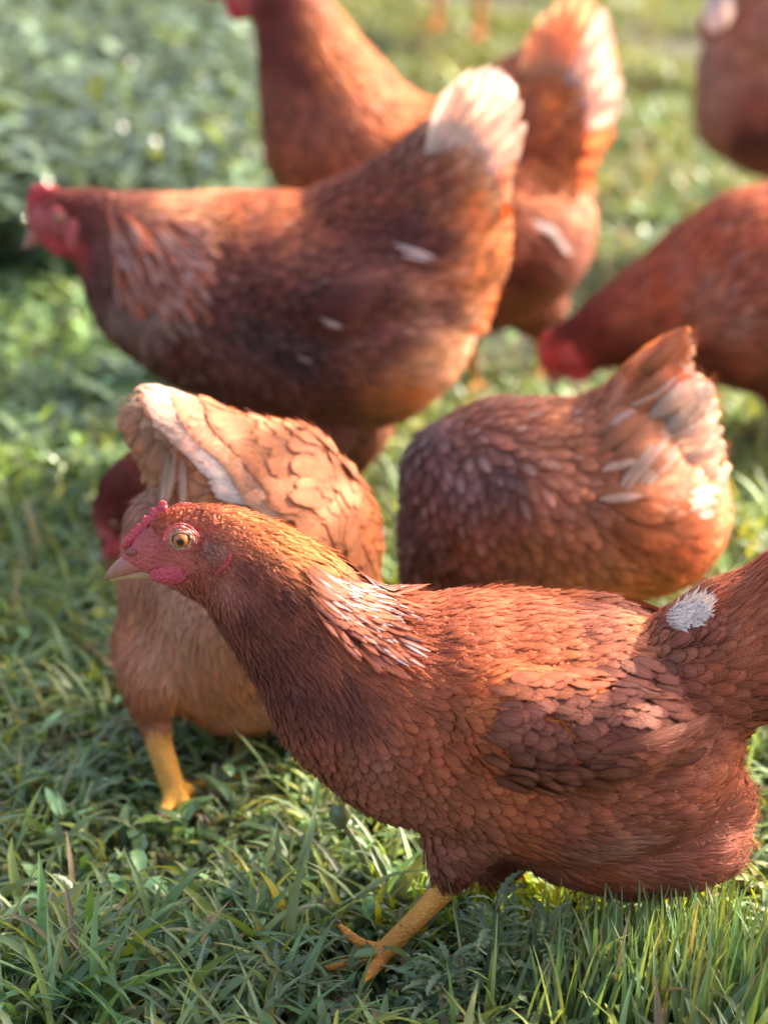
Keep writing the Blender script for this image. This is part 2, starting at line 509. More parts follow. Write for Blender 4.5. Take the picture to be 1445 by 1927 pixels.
    def hit(s, px, py, prev=None):
        t = P(px, py, s.y0); o = np.array((0, 0, CAM_H)); d = t - o; d /= np.linalg.norm(d)
        loc, n, i, dist = s.bvh.ray_cast(Vector(o), Vector(d))
        if loc is None:
            if prev is not None:
                loc2, n2, i2, _ = s.bvh.find_nearest(Vector(prev)); return None, s.N[s.F[i2][0]]
            loc, n, i, _ = s.bvh.find_nearest(Vector(t))
        return np.array(loc), s.N[s.F[i][0]]
    def lay(s, acc, px, py, ang, L, W, col, streak=0.0, lift=(.002, .004), point=False, curve=0.0, curl=.05):
        '''one feather laid on the near side from (px,py), L and W in photo pixels'''
        vs = np.array([0, .08, .2, .34, .48, .62, .74, .84, .92, .97, 1.0])
        w = np.array([.25, .45, .7, .88, .98, 1.0, .92, .74, .48, .26, .03]) if point else np.array([.35, .62, .84, .96, 1.0, .97, .88, .72, .50, .30, .06])
        m = s.m(px, py); a0 = math.radians(ang); x, y = px, py; pts, nrs = [], []; pv = 0
        for v in vs:
            aa = a0 + math.radians(curve) * v
            x += math.cos(aa) * L * (v - pv); y += math.sin(aa) * L * (v - pv); pv = v
            c, n = s.hit(x, y, pts[-1] if pts else None)
            if c is None or (pts and np.linalg.norm(c - pts[-1]) > .012): 
                c = pts[-1] + (pts[-1] - pts[-2] if len(pts) > 1 else 0) * .9
                l2, _, i2, _ = s.bvh.find_nearest(Vector(c)); c = c * .3 + np.array(l2) * .7; n = s.N[s.F[i2][0]]
            pts.append(c); nrs.append(n if not nrs else (n * .4 + nrs[-1] * .6))
        V, U = [], []
        for k, v in enumerate(vs):
            d = pts[min(k + 1, 10)] - pts[max(k - 1, 0)]; n = nrs[k] / (np.linalg.norm(nrs[k]) + 1e-9)
            sd = np.cross(n, d); sd /= np.linalg.norm(sd) + 1e-9
            for u in (-1, -.5, 0, .5, 1):
                j = rng.normal(0, .045 * W * m) if abs(u) == 1 else 0
                V.append(pts[k] + n * (lift[0] + lift[1] * v - curl * W * m * u * u * w[k]) + sd * (u * w[k] * W * m / 2 + j)); U.append((u, v))
        acc.add(V, card_faces(1, 11, 5), U, (*np.clip(col, 0, .95), streak))
    def both(s, acc, name, mat, zmax=9):
        '''link the laid feathers on the near side and their twin on the far side'''
        acc.build(name, mat, s.root, origin=s.origin)
        b = Acc(); V = np.vstack(acc.V).copy()
        V[:, 1] = 2 * s.y0 - V[:, 1]
        U_, C_, q_ = np.vstack(acc.U), np.vstack(acc.C), len(V) // 55
        for k in range(q_):
            g = slice(55 * k, 55 * k + 55)
            if V[g, 2].max() < zmax: b.add(V[g], card_faces(1, 11, 5), U_[g], C_[g])
        b.build(name, mat, s.root, origin=s.origin)
    def claw(s, a, b, r):
        a, b = np.asarray(a), np.asarray(b); d = (b - a) / (np.linalg.norm(b - a) + 1e-9); d[2] *= .4
        s.claws.append(([b - d * .003, b + d * .003 + np.array((0, 0, .0008)), b + d * .007 - np.array((0, 0, .0004)), b + d * .0105 - np.array((0, 0, .0035))], [r, r * .85, r * .55, r * .1]))
    def leg(s, pts, toes):
        """shank chain and toes; pts and toes as (px,py,r,dy)"""
        s.chain(pts, thin=True)
        for t in toes:
            s.chain(t, thin=True)
            if s.y0 < 2:
                q0, q1 = t[-2], t[-1]
                s.claw(s.p(q0[0], q0[1], q0[3]), s.p(q1[0], q1[1], q1[3]), max(.0016, q1[2] * s.m(q1[0], q1[1])))

def tube(acc, pts, radii, col, seg=12, squash=1.0, sidevec=None):
    """lofted tube, ring squash across sidevec; colours may be one per point"""
    pts = [np.asarray(p, float) for p in pts]; n = len(pts)
    V = []; C = []
    for i in range(n):
        d = pts[min(i + 1, n - 1)] - pts[max(i - 1, 0)]; d /= np.linalg.norm(d) + 1e-9
        a = np.asarray(sidevec if sidevec is not None else (0, 1, 0), float); a = a - d * (a @ d)
        a /= np.linalg.norm(a) + 1e-9; b = np.cross(d, a)
        c = col[i] if isinstance(col, list) else col
        for k in range(seg):
            t = 2 * math.pi * k / seg
            V.append(pts[i] + (a * math.cos(t) * squash + b * math.sin(t)) * radii[i]); C.append(c)
    F = [(i * seg + k, i * seg + (k + 1) % seg, (i + 1) * seg + (k + 1) % seg, (i + 1) * seg + k) for i in range(n - 1) for k in range(seg)]
    acc.add(V, F, None, np.array(C))

def ball(acc, c, r, col, n=14, axis=None, colfn=None):
    """uv ball; colfn(dot with axis) -> colour"""
    c = np.asarray(c, float); r = np.asarray(r, float) * np.ones(3)
    V, C = [], []
    for i in range(n + 1):
        th = math.pi * i / n
        for k in range(2 * n):
            ph = math.pi * k / n
            d = np.array((math.sin(th) * math.cos(ph), -math.cos(th), math.sin(th) * math.sin(ph)))
            V.append(c + d * r); C.append(colfn(th) if colfn else col)
    m = 2 * n
    F = [(i * m + k, i * m + (k + 1) % m, (i + 1) * m + (k + 1) % m, (i + 1) * m + k) for i in range(n) for k in range(m)]
    acc.add(V, F, None, np.array(C))

RED = (0.52, 0.05, 0.06)
PINK = (0.62, 0.12, 0.13)

def head_parts(h, eye, r_eye, hw, beak, comb, wattle, simple=True, redcol=RED, ring=True, dy=0.0):
    """eye (px,py); hw head half width m; beak: list of (px,py,r_px) from base to tip; comb: list of (px,py base, px,py tip); wattle: (px,py,rx,ry)"""
    s = h
    for sg in (-1, 1):
        a = Acc(); c = s.p(eye[0], eye[1], dy)
        if sg == -1: c = s.p(eye[0], eye[1], dy - hw)
        else: c = s.p(eye[0], eye[1], dy - hw) + np.array((0, 2 * hw, 0))
        r = r_eye * s.m(*eye)
        def cf(th, sg=sg):
            t = th if sg < 0 else math.pi - th
            return (0.005, 0.004, 0.004) if t < 0.42 else ((0.42, 0.13, 0.03) if t < 0.98 else (0.10, 0.03, 0.02))
        ball(a, c, r, None, 18, colfn=cf)
        e = a.build('eye', M_eye, s.root, origin=s.origin)
        if ring:
            a = Acc()
            for k, (rr, tt, cc) in enumerate(((1.0, .17, (0.50, 0.26, 0.17)), (1.22, .16, (.48,.20,.15)), (1.48, .15, (.52,.15,.13)), (1.74, .10, (.50,.10,.11)))):
                pts = []; rad = []
                for j in range(33):
                    t = 2 * math.pi * j / 32
                    wob = 1 + .04 * math.sin(3 * t + k)
                    pts.append(c + np.array((math.cos(t) * r * rr * 1.12 * wob, sg * r * (0.30 - 0.62 * (rr - 1)) , math.sin(t) * r * rr * 0.95 * wob)))
                    rad.append(r * tt * (1 + .25 * math.sin(7 * t + k * 2)))
                tube(a, pts, rad, cc, 8)
            a.build('eyelid', M_comb, s.root, origin=s.origin)
    # beak
    a = Acc()
    bp = [s.p(q[0], q[1], dy) for q in beak]; br = [q[2] * s.m(q[0], q[1]) for q in beak]
    n = len(bp)
    cols = [tuple(np.array((0.44, 0.13, 0.11)) * (1 - i / (n - 1)) + np.array((0.32, 0.17, 0.10)) * (i / (n - 1))) for i in range(n)]
    tube(a, bp, br, cols, 14, 0.72)
    a.build('beak', M_beak, s.root, origin=s.origin)
    # comb: a fleshy serrated blade, one mesh
    S_ = []
    for q, (bx, by, tx, ty, w) in enumerate(comb):
        b = s.p(bx, by, dy); t = s.p(tx, ty, dy); m = s.m(bx, by)
        for k in np.linspace(0, 1, 9):
            c = b * (1 - k) + t * k; r = w * m * (1.05 - .30 * k); S_.append((*c, r, r * .55, r))
        if q:
            b0 = s.p(comb[q-1][0], comb[q-1][1], dy); t0 = s.p(comb[q-1][2], comb[q-1][3], dy)
            if np.linalg.norm(b - b0) < .02:
                for k in np.linspace(0, 1, 7):
                    for z_ in (0, .38):
                        c = (b0 * (1-z_) + t0 * z_) * (1 - k) + (b * (1-z_) + t * z_) * k; r = w * m * .95; S_.append((*c, r, r * .6, r))
    cv, cf_, ce = blob_mesh(S_, .0009 if s.y0 < 1.7 else .0022, 3)
    mesh_obj('comb', cv, cf_, M_comb, s.root, col=np.tile(np.array(redcol), (len(cv), 1)), origin=s.origin)
    for sg in (-1, 1):
        a = Acc()
        c = s.p(wattle[0], wattle[1], dy - hw * .45)
        if sg > 0: c = c + np.array((0, hw * .9, 0))
        k = s.m(wattle[0], wattle[1])
        ball(a, c, (wattle[2] * k, 0.0035, wattle[3] * k), redcol, 14)
        a.build('wattle', M_comb, s.root, origin=s.origin)

# palette (linear base colours of the feathers)
RUST = (0.41, 0.096, 0.040); DARK = (0.17, 0.033, 0.022); MAR = (0.11, 0.027, 0.022); ORG = (0.52, 0.14, 0.04)
SAL = (0.60, 0.24, 0.11); PALE = (0.72, 0.44, 0.28); WHT = (0.82, 0.74, 0.68); BR = (0.33, 0.092, 0.052); GRY = (0.15, 0.075, 0.065)
FACE = (0.56, 0.12, 0.115)

#HENS
# ================================================================== the front hen
def front_hen():
    h = Hen(1.57, slope=0.0, xref=1000, voxel=0.0019, seed=3)
    # head, neck, body
    h.chain([(246,1052,20,0,.7),(262,1050,27,0,.7),(290,1030,42,0,.68),(335,1010,60,0,.66),(385,1018,72,0,.68),(430,1038,88,0,.72),(480,1082,112,0,.78),(540,1140,132,0,.85),(610,1222,146,0,.9),(690,1300,185,0,.95),(790,1335,220,0,1),(880,1345,236,0,1),(980,1368,248,0,1),(1090,1385,250,0,1),(1170,1390,228,0,1),(1235,1370,150,0,1)])
    h.chain([(300,1062,32,0,.62),(350,1075,44,0,.62),(400,1090,55,0,.66)])
    h.chain([(285,1060,26,0,.62),(330,1052,44,0,.72)])
    h.chain([(1090,1520,150,0,1),(1190,1548,146,0,1),(1270,1552,132,0,1),(1325,1540,88,0,1)])
    h.chain([(1315,1482,88,0,1),(1330,1510,90,0,1),(1335,1590,72,0,1)])
    # wing lump on each side
    for sg in (-1, 1):
        h.chain([(860,1320,95,sg*.034),(950,1352,105,sg*.058),(1060,1376,98,sg*.067),(1160,1376,84,sg*.070),(1250,1366,50,sg*.062)], mir=(sg > 0))
    # tail root
    h.chain([(1290,1290,140),(1390,1222,142),(1470,1205,152),(1560,1120,130),(1640,1040,95)])
    h.legcol = (0.80, 0.32, 0.065)
    # near leg
    h.chain([(880,1540,90,-.02),(862,1600,62,-.02),(848,1640,40,-.02)])
    h.leg([(848,1640,30,-.02),(838,1672,24,-.02),(800,1712,21,-.02),(760,1752,20,-.02),(722,1792,22,-.02)],
          [[(722,1792,17,-.02),(680,1778,12,-.025),(655,1758,10,-.03),(634,1735,4.5,-.035)],
           [(715,1797,17,-.02),(670,1812,12.5,-.03),(630,1818,11,-.035),(585,1822,4.5,-.04)],
           [(722,1797,17,-.02),(708,1818,13,-.05),(692,1836,10,-.075),(680,1850,5,-.095)],
           [(728,1792,16,-.02),(752,1806,10,-.015),(778,1816,5,-.01)]])
    # far leg
    h.chain([(960,1560,80,.045),(940,1620,50,.045),(925,1650,34,.045)])
    h.leg([(925,1650,26,.045),(905,1680,18,.045),(880,1715,16,.045),(862,1748,17,.045)],
          [[(862,1748,15,.045),(825,1755,11,.04),(790,1760,5,.04)],[(862,1748,15,.045),(835,1765,11,.02),(815,1778,5,.005)],[(862,1748,13,.045),(890,1756,8,.05),(905,1760,4,.05)]])
    h.skin(6)
    h.control([
        # head: short bristly feathers, bare face
        (250,1050,20,3,2,FACE,.0,0),(290,1020,20,3,2,FACE,.05,0),(300,1060,20,3,2,FACE,.0,0),(340,1015,10,3,2,FACE,.0,0),(345,1055,20,3,2,FACE,.0,0),(375,1040,30,4,2,(.50,.12,.09),.3,0),
        (375,1000,15,4,2,(0.50,.11,.09),.3,0),(395,1015,20,5,2.4,(.30,.16,.12),1,0),(310,965,0,5,2,RUST,.6,0),(340,950,0,6,2.2,RUST,1,0),(380,955,8,7,2.5,RUST,1,0),(430,955,12,9,2.6,ORG,1,0),
        (400,1050,30,6,2.4,RUST,.9,0),(380,1080,40,5,2.2,RUST,.7,0),(360,1105,40,6,2.4,BR,.9,0),(425,1075,70,7,2.2,(0.45,.16,.12),1,0),(415,1115,60,8,2.5,BR,1,0),
        (400,1140,55,8,3,DARK,1,0),
        # neck, sunlit nape and shaded side strengthened in the feather colour
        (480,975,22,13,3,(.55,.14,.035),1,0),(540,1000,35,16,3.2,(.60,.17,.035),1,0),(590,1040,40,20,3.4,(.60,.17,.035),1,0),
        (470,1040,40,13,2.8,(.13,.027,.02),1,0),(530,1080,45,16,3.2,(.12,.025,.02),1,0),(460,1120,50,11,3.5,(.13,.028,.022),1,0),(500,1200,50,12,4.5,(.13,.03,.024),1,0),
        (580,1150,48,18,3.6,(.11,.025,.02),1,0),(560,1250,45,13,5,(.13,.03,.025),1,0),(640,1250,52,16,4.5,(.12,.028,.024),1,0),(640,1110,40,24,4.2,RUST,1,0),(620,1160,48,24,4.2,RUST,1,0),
        (690,1130,38,27,4.6,RUST,1,0),(720,1180,38,28,5,RUST,1,0),(680,1190,45,26,4.6,RUST,1,0),(650,1210,55,24,4.5,(.15,.035,.025),1,0),(780,1180,30,22,6,RUST,1,0),(800,1210,25,20,7,RUST,1,0),
        # breast
        (640,1350,48,12,9,(.30,.085,.05),1,0),(600,1400,50,11,8,BR,1,0),(700,1330,45,14,11,(.36,.11,.065),1,0),(700,1420,48,14,11.5,(.37,.12,.075),1,0),(690,1500,45,13,10,(.34,.10,.06),1,0),(780,1300,25,15,11,RUST,1,0),
        (780,1450,38,15,12.5,(.37,.12,.075),1,0),(800,1540,25,16,11.5,(0.36,.12,.08),1,0),(880,1500,20,18,12.5,(0.36,.13,.085),1,0),(900,1570,15,18,9,(0.33,.12,.08),1,0),
        # back, orange sun patch painted into the feather colour
        (820,1130,8,17,7,RUST,1,0),(900,1150,10,17,7.5,RUST,1,0),(1000,1140,8,17,8,RUST,1,0),(1100,1150,10,17,9,BR,1,0),(1200,1150,10,16,10,ORG,1,0),(1250,1150,5,15,9,(0.5,.22,.12),1,0),
        (900,1220,12,18,8,(.60,.15,.04),1,0),(1000,1230,12,18,8,(.60,.15,.04),1,0),(1060,1230,12,18,8.5,(.60,.15,.04),1,0),(1150,1220,20,17,10,BR,1,0),
        # wing, upper part carrying more of the painted orange sun patch
        (860,1290,18,15,9,RUST,1,0),(950,1320,22,16,10,(.60,.15,.04),1,0),(1020,1300,22,17,10,(.60,.15,.04),1,0),(960,1400,25,17,12,RUST,1,0),(1060,1380,28,18,12,BR,1,0),(1120,1290,22,18,11,BR,1,0),
        (1040,1450,12,20,12,BR,1,0),(1150,1420,0,20,13,BR,1,0),(1220,1380,-12,20,13,BR,1,0),(1200,1290,15,18,12,BR,1,0),(1240,1240,0,16,11,BR,1,0),
        # flank below the wing: soft, hair-like
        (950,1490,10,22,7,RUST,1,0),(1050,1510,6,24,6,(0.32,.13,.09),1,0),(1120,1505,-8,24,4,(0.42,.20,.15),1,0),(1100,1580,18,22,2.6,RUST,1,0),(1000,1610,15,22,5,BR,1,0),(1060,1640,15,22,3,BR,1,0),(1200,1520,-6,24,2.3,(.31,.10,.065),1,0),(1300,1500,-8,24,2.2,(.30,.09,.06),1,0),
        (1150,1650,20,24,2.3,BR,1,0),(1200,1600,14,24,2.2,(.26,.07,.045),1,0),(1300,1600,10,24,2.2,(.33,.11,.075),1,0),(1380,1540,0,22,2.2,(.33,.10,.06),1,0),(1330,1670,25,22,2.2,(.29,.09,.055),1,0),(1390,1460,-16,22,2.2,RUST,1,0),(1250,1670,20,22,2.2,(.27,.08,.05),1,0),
        # thigh
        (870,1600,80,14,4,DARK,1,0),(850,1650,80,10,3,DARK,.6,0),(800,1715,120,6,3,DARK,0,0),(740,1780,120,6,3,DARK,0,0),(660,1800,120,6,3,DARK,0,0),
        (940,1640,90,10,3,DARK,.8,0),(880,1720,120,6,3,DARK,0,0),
        # tail
        (1300,1220,-20,20,9,RUST,1,0),(1320,1300,-15,22,12,BR,1,0),(1330,1130,-45,22,5,RUST,1,0),(1400,1100,-38,26,6,RUST,1,0),(1400,1180,-30,26,7,RUST,1,0),(1400,1300,-15,24,12,BR,1,0),(1350,1380,5,22,12,RUST,1,0),
        (1300,1160,-40,17,7,(.42,.17,.10),1,0),(1500,1100,-40,30,12,RUST,1,0),(1600,1020,-40,30,12,RUST,1,0)])
    def ec(s, col):
        return col
    e = h.finish('front rust-brown hen in sharp focus, white streaks on its neck and one orange eye', extra_cols=ec, wisp=9000, lift=1.1, spacing=.50, cvar=.2, M=130000)
    k = h.m(340, 1015)
    head_parts(h, (341,1014), 17, .0185, [(268,1058,19),(254,1059,20.5),(240,1064,19.5),(226,1071,16.5),(211,1080,10.5),(203,1085,6),(198,1089,2)],
        [(240,1020,238,1013,7),(251,1012,249,1001,8),(263,1004,261,990,9),(276,996,274,976,10),(290,988,289,962,11),(306,980,306,950,14)], (320,1082,38,20), redcol=(0.56,.075,.10))
    # lower jaw, nostril hood, comb base, ear lobe, ear tuft
    a = Acc()
    tube(a, [h.p(x,y) for x,y in ((300,1078),(270,1080),(240,1083),(218,1088),(206,1090))], [q*k for q in (15,12,9,6,2)], (0.42,0.22,0.12), 12, .9)
    a.build('lower_beak', M_beak, e, origin=h.origin)
    a = Acc()
    tube(a, [h.p(x,y) for x,y in ((232,1030),(252,1015),(275,1000),(300,985),(318,978))], [q*k for q in (5,9,12,14,7)], (0.46,.05,.07), 12, .6)
    a.build('comb_base', M_comb, e, origin=h.origin)
    for sg in (-1, 1):
        a = Acc()
        ball(a, h.p(247,1041, -.0072) + (0 if sg < 0 else np.array((0,.0144,0))), (11*k,.0012,7*k), (0.24,.06,.05), 10)
        a.build('nostril', M_beak, e, origin=h.origin)
        a = Acc()
        q = [h.p(x,y,-.0245) for x,y in ((434,1040),(430,1056),(420,1070),(406,1080))]
        if sg > 0: q = [v + np.array((0,.049,0)) for v in q]
        tube(a, q, [r*k for r in (2,4.5,5,2)], (0.46,.05,.07), 10, .5)
        a.build('ear_lobe', M_comb, e, origin=h.origin)
    # tucked wing: long flight feathers under rows of rounded coverts
    a = Acc()
    for i in range(9):
        t = i / 8
        h.lay(a, 1075+50*t+rng.normal(0,4), 1470-62*t, -6-6*t, 165+30*t, 30, np.array((.26,.08,.05))*rng.uniform(.8,1.2), lift=(.003+.0008*i,.004), curve=-10)
    for i in range(150):
        x = rng.uniform(925,1260); y = rng.uniform(1275,1455) - .12*max(0,x-1050)
        if y > 1475 - (x-960)*.12: continue
        h.lay(a, x-16, y-10, rng.normal(22 - (y-1240)*.06,8), rng.uniform(46,66), rng.uniform(24,34), np.array((.25,.075,.045) if y>1320 or x>1130 else (.36,.10,.045))*rng.uniform(.75,1.25), lift=(.0022+.0018*rng.random(),.003), curl=.03)
    for i in range(26):
        x = rng.uniform(930,1240)
        h.lay(a, x, 1462 - .16*max(0,x-1040) + rng.uniform(-22,12), -2 - .05*(x-930) + rng.normal(0,6), rng.uniform(60,90), rng.uniform(26,34), np.array((.24,.075,.045))*rng.uniform(.75,1.2), lift=(.004,.009), curl=.03)
    h.both(a, 'wing_feathers', M_feather, h.p(1000,1345,-.09)[2])
    # long white-streaked hackle feathers at the base of the neck
    a = Acc()
    for i in range(210):
        t = rng.random(); q = rng.normal(0, 1.1)
        x0 = 572 + 165*t; y0_ = 1072 + 72*t + (30 + 40*t)*abs(q) - 8 + rng.uniform(-8,8)
        if y0_ > 1235: continue
        an = 38 - 14*t + 9*abs(q); k = rng.random()
        h.lay(a, x0, y0_, an + rng.normal(0,4), rng.uniform(55,100), rng.uniform(9,14), np.array(RUST if k<.7 else DARK)*rng.uniform(.85,1.3), streak=(rng.uniform(.6,1) if abs(q) < 1.5 and k > .5 else rng.uniform(0,.15)), lift=(.0022+.002*t+.0006*rng.random(),.0025), point=True, curve=-8)
    h.both(a, 'neck_hackle', M_feather)
    # tail plumes
    a = Acc()
    for i in range(40):
        t = rng.random(); sd = rng.uniform(-1, 1)
        b = h.p(1420 + 60*t, 1130 + 200*t, sd*.045); L_ = rng.uniform(.8, 1.1)
        tp = h.p(1420 + 60*t + 260*L_, 1130 + 200*t - (280 - 230*t)*L_, sd*.055)
        long_feather(a, b, tp, .024, (0, np.sign(sd), .5), tuple(np.array(RUST)*rng.uniform(.7,1.3)), bend=.006)
    a.build('tail_feathers', M_feather, e, origin=h.origin)
    # white down at the tail root
    a = Acc()
    for i in range(1300):
        u_, v_ = rng.uniform(-1,1,2)
        if u_*u_ + v_*v_ > 1: continue
        x, y = 1294 + 34*u_, 1166 + 25*v_ - 8*u_
        h.lay(a, x, y, rng.normal(-20,12) - 14*u_, rng.uniform(20,36), rng.uniform(1.8,4.5), np.array((.86,.71,.60))*rng.uniform(.85,1.05), lift=(.0035+.0025*rng.random(),.001), point=True, curve=rng.normal(0,18))
    a.build('white_down', M_feather, e, origin=h.origin)
    # brown feathers parted round the down
    a = Acc()
    for i in range(40):
        t = rng.random()
        if i % 2: h.lay(a, 1262 + 66*t, 1214 - 8*t + rng.uniform(-3,8), -22 - 20*t + rng.normal(0,8), rng.uniform(40,60), rng.uniform(14,22), np.array(BR)*rng.uniform(.8,1.25), lift=(.003,.004))
        else: h.lay(a, 1225 + 24*t, 1150 + 34*t, -18 + rng.normal(0,10), rng.uniform(34,50), rng.uniform(18,24), np.array(BR)*rng.uniform(.8,1.3), lift=(.002,.003))
    a.build('rump_feathers', M_feather, e, origin=h.origin)
front_hen()

# ================================================================== hen bending down behind the front hen, tail to the left
def bending_hen():
    h = Hen(1.84, slope=0.15, xref=400, voxel=0.0026, seed=5)
    h.chain([(330,1215,118),(400,1190,165),(450,1100,205),(520,1020,200),(580,1000,130)])
    h.chain([(440,1260,125),(520,1230,140),(560,1150,140)])
    h.chain([(600,980,105),(585,940,100),(540,905,110),(470,900,118),(400,905,118)])
    h.chain([(610,1040,98),(640,1120,80),(655,1200,58),(650,1270,46,0,.8),(630,1310,34,0,.7),(600,1335,12,0,.7)])
    h.chain([(420,890,112),(365,845,92),(315,808,66),(284,788,50)])
    h.chain([(330,850,60),(320,880,45)])
    h.chain([(300,990,66),(300,1090,75),(310,1180,85)])
    h.chain([(300,1260,78,-.03),(290,1310,52,-.03),(288,1345,32,-.03)])
    h.leg([(288,1345,27,-.03),(300,1400,26,-.045),(315,1450,24,-.058),(330,1494,24,-.07)],
          [[(330,1494,20,-.07),(316,1516,15,-.085),(302,1536,9,-.10)],[(330,1494,20,-.07),(372,1484,14,-.05),(408,1472,9,-.035)],[(330,1494,20,-.07),(352,1518,13,-.09),(378,1536,7,-.105)],[(330,1494,16,-.07),(310,1489,9,-.055),(296,1486,5,-.05)]])
    h.chain([(460,1330,55,.03),(462,1385,22,.03)])
    h.leg([(462,1385,18,.02),(454,1415,15,.0),(438,1444,15,-.012)],
          [[(438,1444,13,-.012),(470,1454,9,-.02),(490,1462,5,-.025)],[(438,1444,13,-.012),(412,1452,10,-.02),(388,1466,6,-.03)],[(438,1444,13,-.012),(445,1464,9,-.03),(450,1478,5,-.04)]])
    h.skin(7)
    LO = (0.47,.155,.062)
    h.control([
        (270,790,-160,24,14,PALE,1,.3),(330,800,-165,22,13,(.62,.34,.2),1,.1),(400,820,-170,22,14,SAL,1,0),(450,860,-175,22,15,SAL,1,0),(520,850,190,20,15,LO,1,0),(600,870,200,19,14,LO,1,0),
        (660,930,65,22,14,ORG,1,0),(680,1010,80,24,14,LO,1,0),(620,960,55,24,16,LO,1,0),(520,930,190,22,18,LO,1,0),(460,940,180,24,18,SAL,1,0),(600,1030,65,26,15,LO,1,0),(540,1000,215,18,10,ORG,1,0),
        (400,960,160,20,10,(.5,.3,.22),1,.2),(330,930,120,18,8,(.42,.20,.15),1,0),(290,980,100,20,5,(.50,.18,.10),1,0),(290,1080,95,22,4,(.50,.18,.10),1,0),(350,1080,100,22,5,(.62,.30,.19),1,0),
        (250,1160,110,24,6,(.56,.19,.09),1,0),(320,1160,100,26,6,(.68,.30,.16),1,.1),(400,1180,70,26,4,(.56,.22,.115),1,0),(260,1250,95,26,5,(.50,.16,.075),1,0),(350,1280,80,24,3.4,(.60,.23,.105),1,0),
        (450,1300,60,22,3,(.58,.24,.12),1,0),(520,1320,50,22,3,(.60,.27,.14),1,0),(300,1340,85,16,4,(.38,.12,.06),1,0),(300,1420,85,6,3,DARK,0,0),(330,1500,85,6,3,DARK,0,0),(450,1430,85,6,3,DARK,0,0),(650,1200,-60,12,4,BR,1,0),(640,1290,-60,8,3,FACE,.5,0)])
    h.legcol = (0.80,0.36,0.05)
    e = h.finish('pale orange hen bent over behind the front hen, cream tail folded to the left', wisp=3000, lift=.9, spacing=.52, cvar=.12)
    head_parts(h, (640,1295), 10, .017, [(625,1315,20),(605,1335,14),(590,1355,3)], [(665,1262,685,1250,10),(680,1280,705,1275,10),(668,1300,690,1310,10)], (645,1330,14,18), ring=False)
    # broad folded tail feathers, cream, laid over each other, tips along the fold
    a = Acc()
    tips = np.array([(262,734),(274,765),(290,795),(318,822),(348,848),(374,876),(392,906),(408,938)], float)
    for row, (off, L0, n_, w0) in enumerate(((0,150,22,44),(52,120,20,46),(105,105,18,48))):
        for i in range(n_):
            k = (i + rng.random()) / n_ * 6.999; tp = tips[int(k)] * (1 - k % 1) + tips[int(k) + 1] * (k % 1)
            an = 190 + 14 * (1 - k / 7) + rng.normal(0, 4); L_ = L0 * rng.uniform(.85, 1.1)
            x = tp[0] + off - math.cos(math.radians(an)) * L_; y = tp[1] + off * .16 - math.sin(math.radians(an)) * L_
            c = np.array((.82,.64,.50)) if row == 0 else (np.array((.70,.40,.24)) if row == 1 else np.array((.56,.24,.12)))
            if row == 0 and k > 4.2: c = np.array((.84,.77,.71))  # fold edge painted whiter where the sun catches it
            h.lay(a, x, y, an, L_, w0 * rng.uniform(.8, 1.05) * (.62 if row == 0 and k > 5 else 1), c * rng.uniform(.92, 1.06), lift=(.002 + .0008 * (2 - row), .004), curl=.03)
    a.build('tail_feathers', M_tail, e, origin=h.origin)
    # ruffled underside of the folded tail, to the left
    a = Acc()
    for i in range(46):
        k = rng.random(); x = 250 + 85*k + rng.uniform(-14,14); y = 758 + 120*k + rng.uniform(-10,22)
        h.lay(a, x, y, 128 - 34*k + rng.normal(0,10), rng.uniform(38,64), rng.uniform(18,26), np.array((.68,.36,.21))*rng.uniform(.88,1.12), lift=(.001+.002*rng.random(),.004), curl=.04)
    for (x, y, an, L_, w) in ((318,850,88,95,18),(345,862,84,90,16),(332,845,92,100,14)):
        h.lay(a, x, y, an, L_, w, (.66,.46,.34), lift=(.004,.006), curl=.1)
    a.build('under_tail', M_tail, e, origin=h.origin)
    # big folded wing feathers over the flank, edges outlined
    a = Acc()
    for i in range(50):
        x = rng.uniform(560,690); y = rng.uniform(860,1050)
        an = 20 + (x-540)*.42 + (y-850)*.12
        h.lay(a, x-14, y-20, an, rng.uniform(70,105), rng.uniform(30,42), np.array((.47,.155,.062))*rng.uniform(.9,1.12), lift=(.0015+.002*rng.random(),.002), curve=15, curl=.02)
    for i in range(40):
        x = rng.uniform(440,600); y = rng.uniform(830,950)
        h.lay(a, x+20, y+6, 186 + rng.normal(0,10), rng.uniform(56,78), rng.uniform(34,46), np.array((.50,.175,.078))*rng.uniform(.9,1.08), lift=(.002+.002*rng.random(),.002), curl=.02)
    h.both(a, 'wing_feathers', M_soft)
bending_hen()

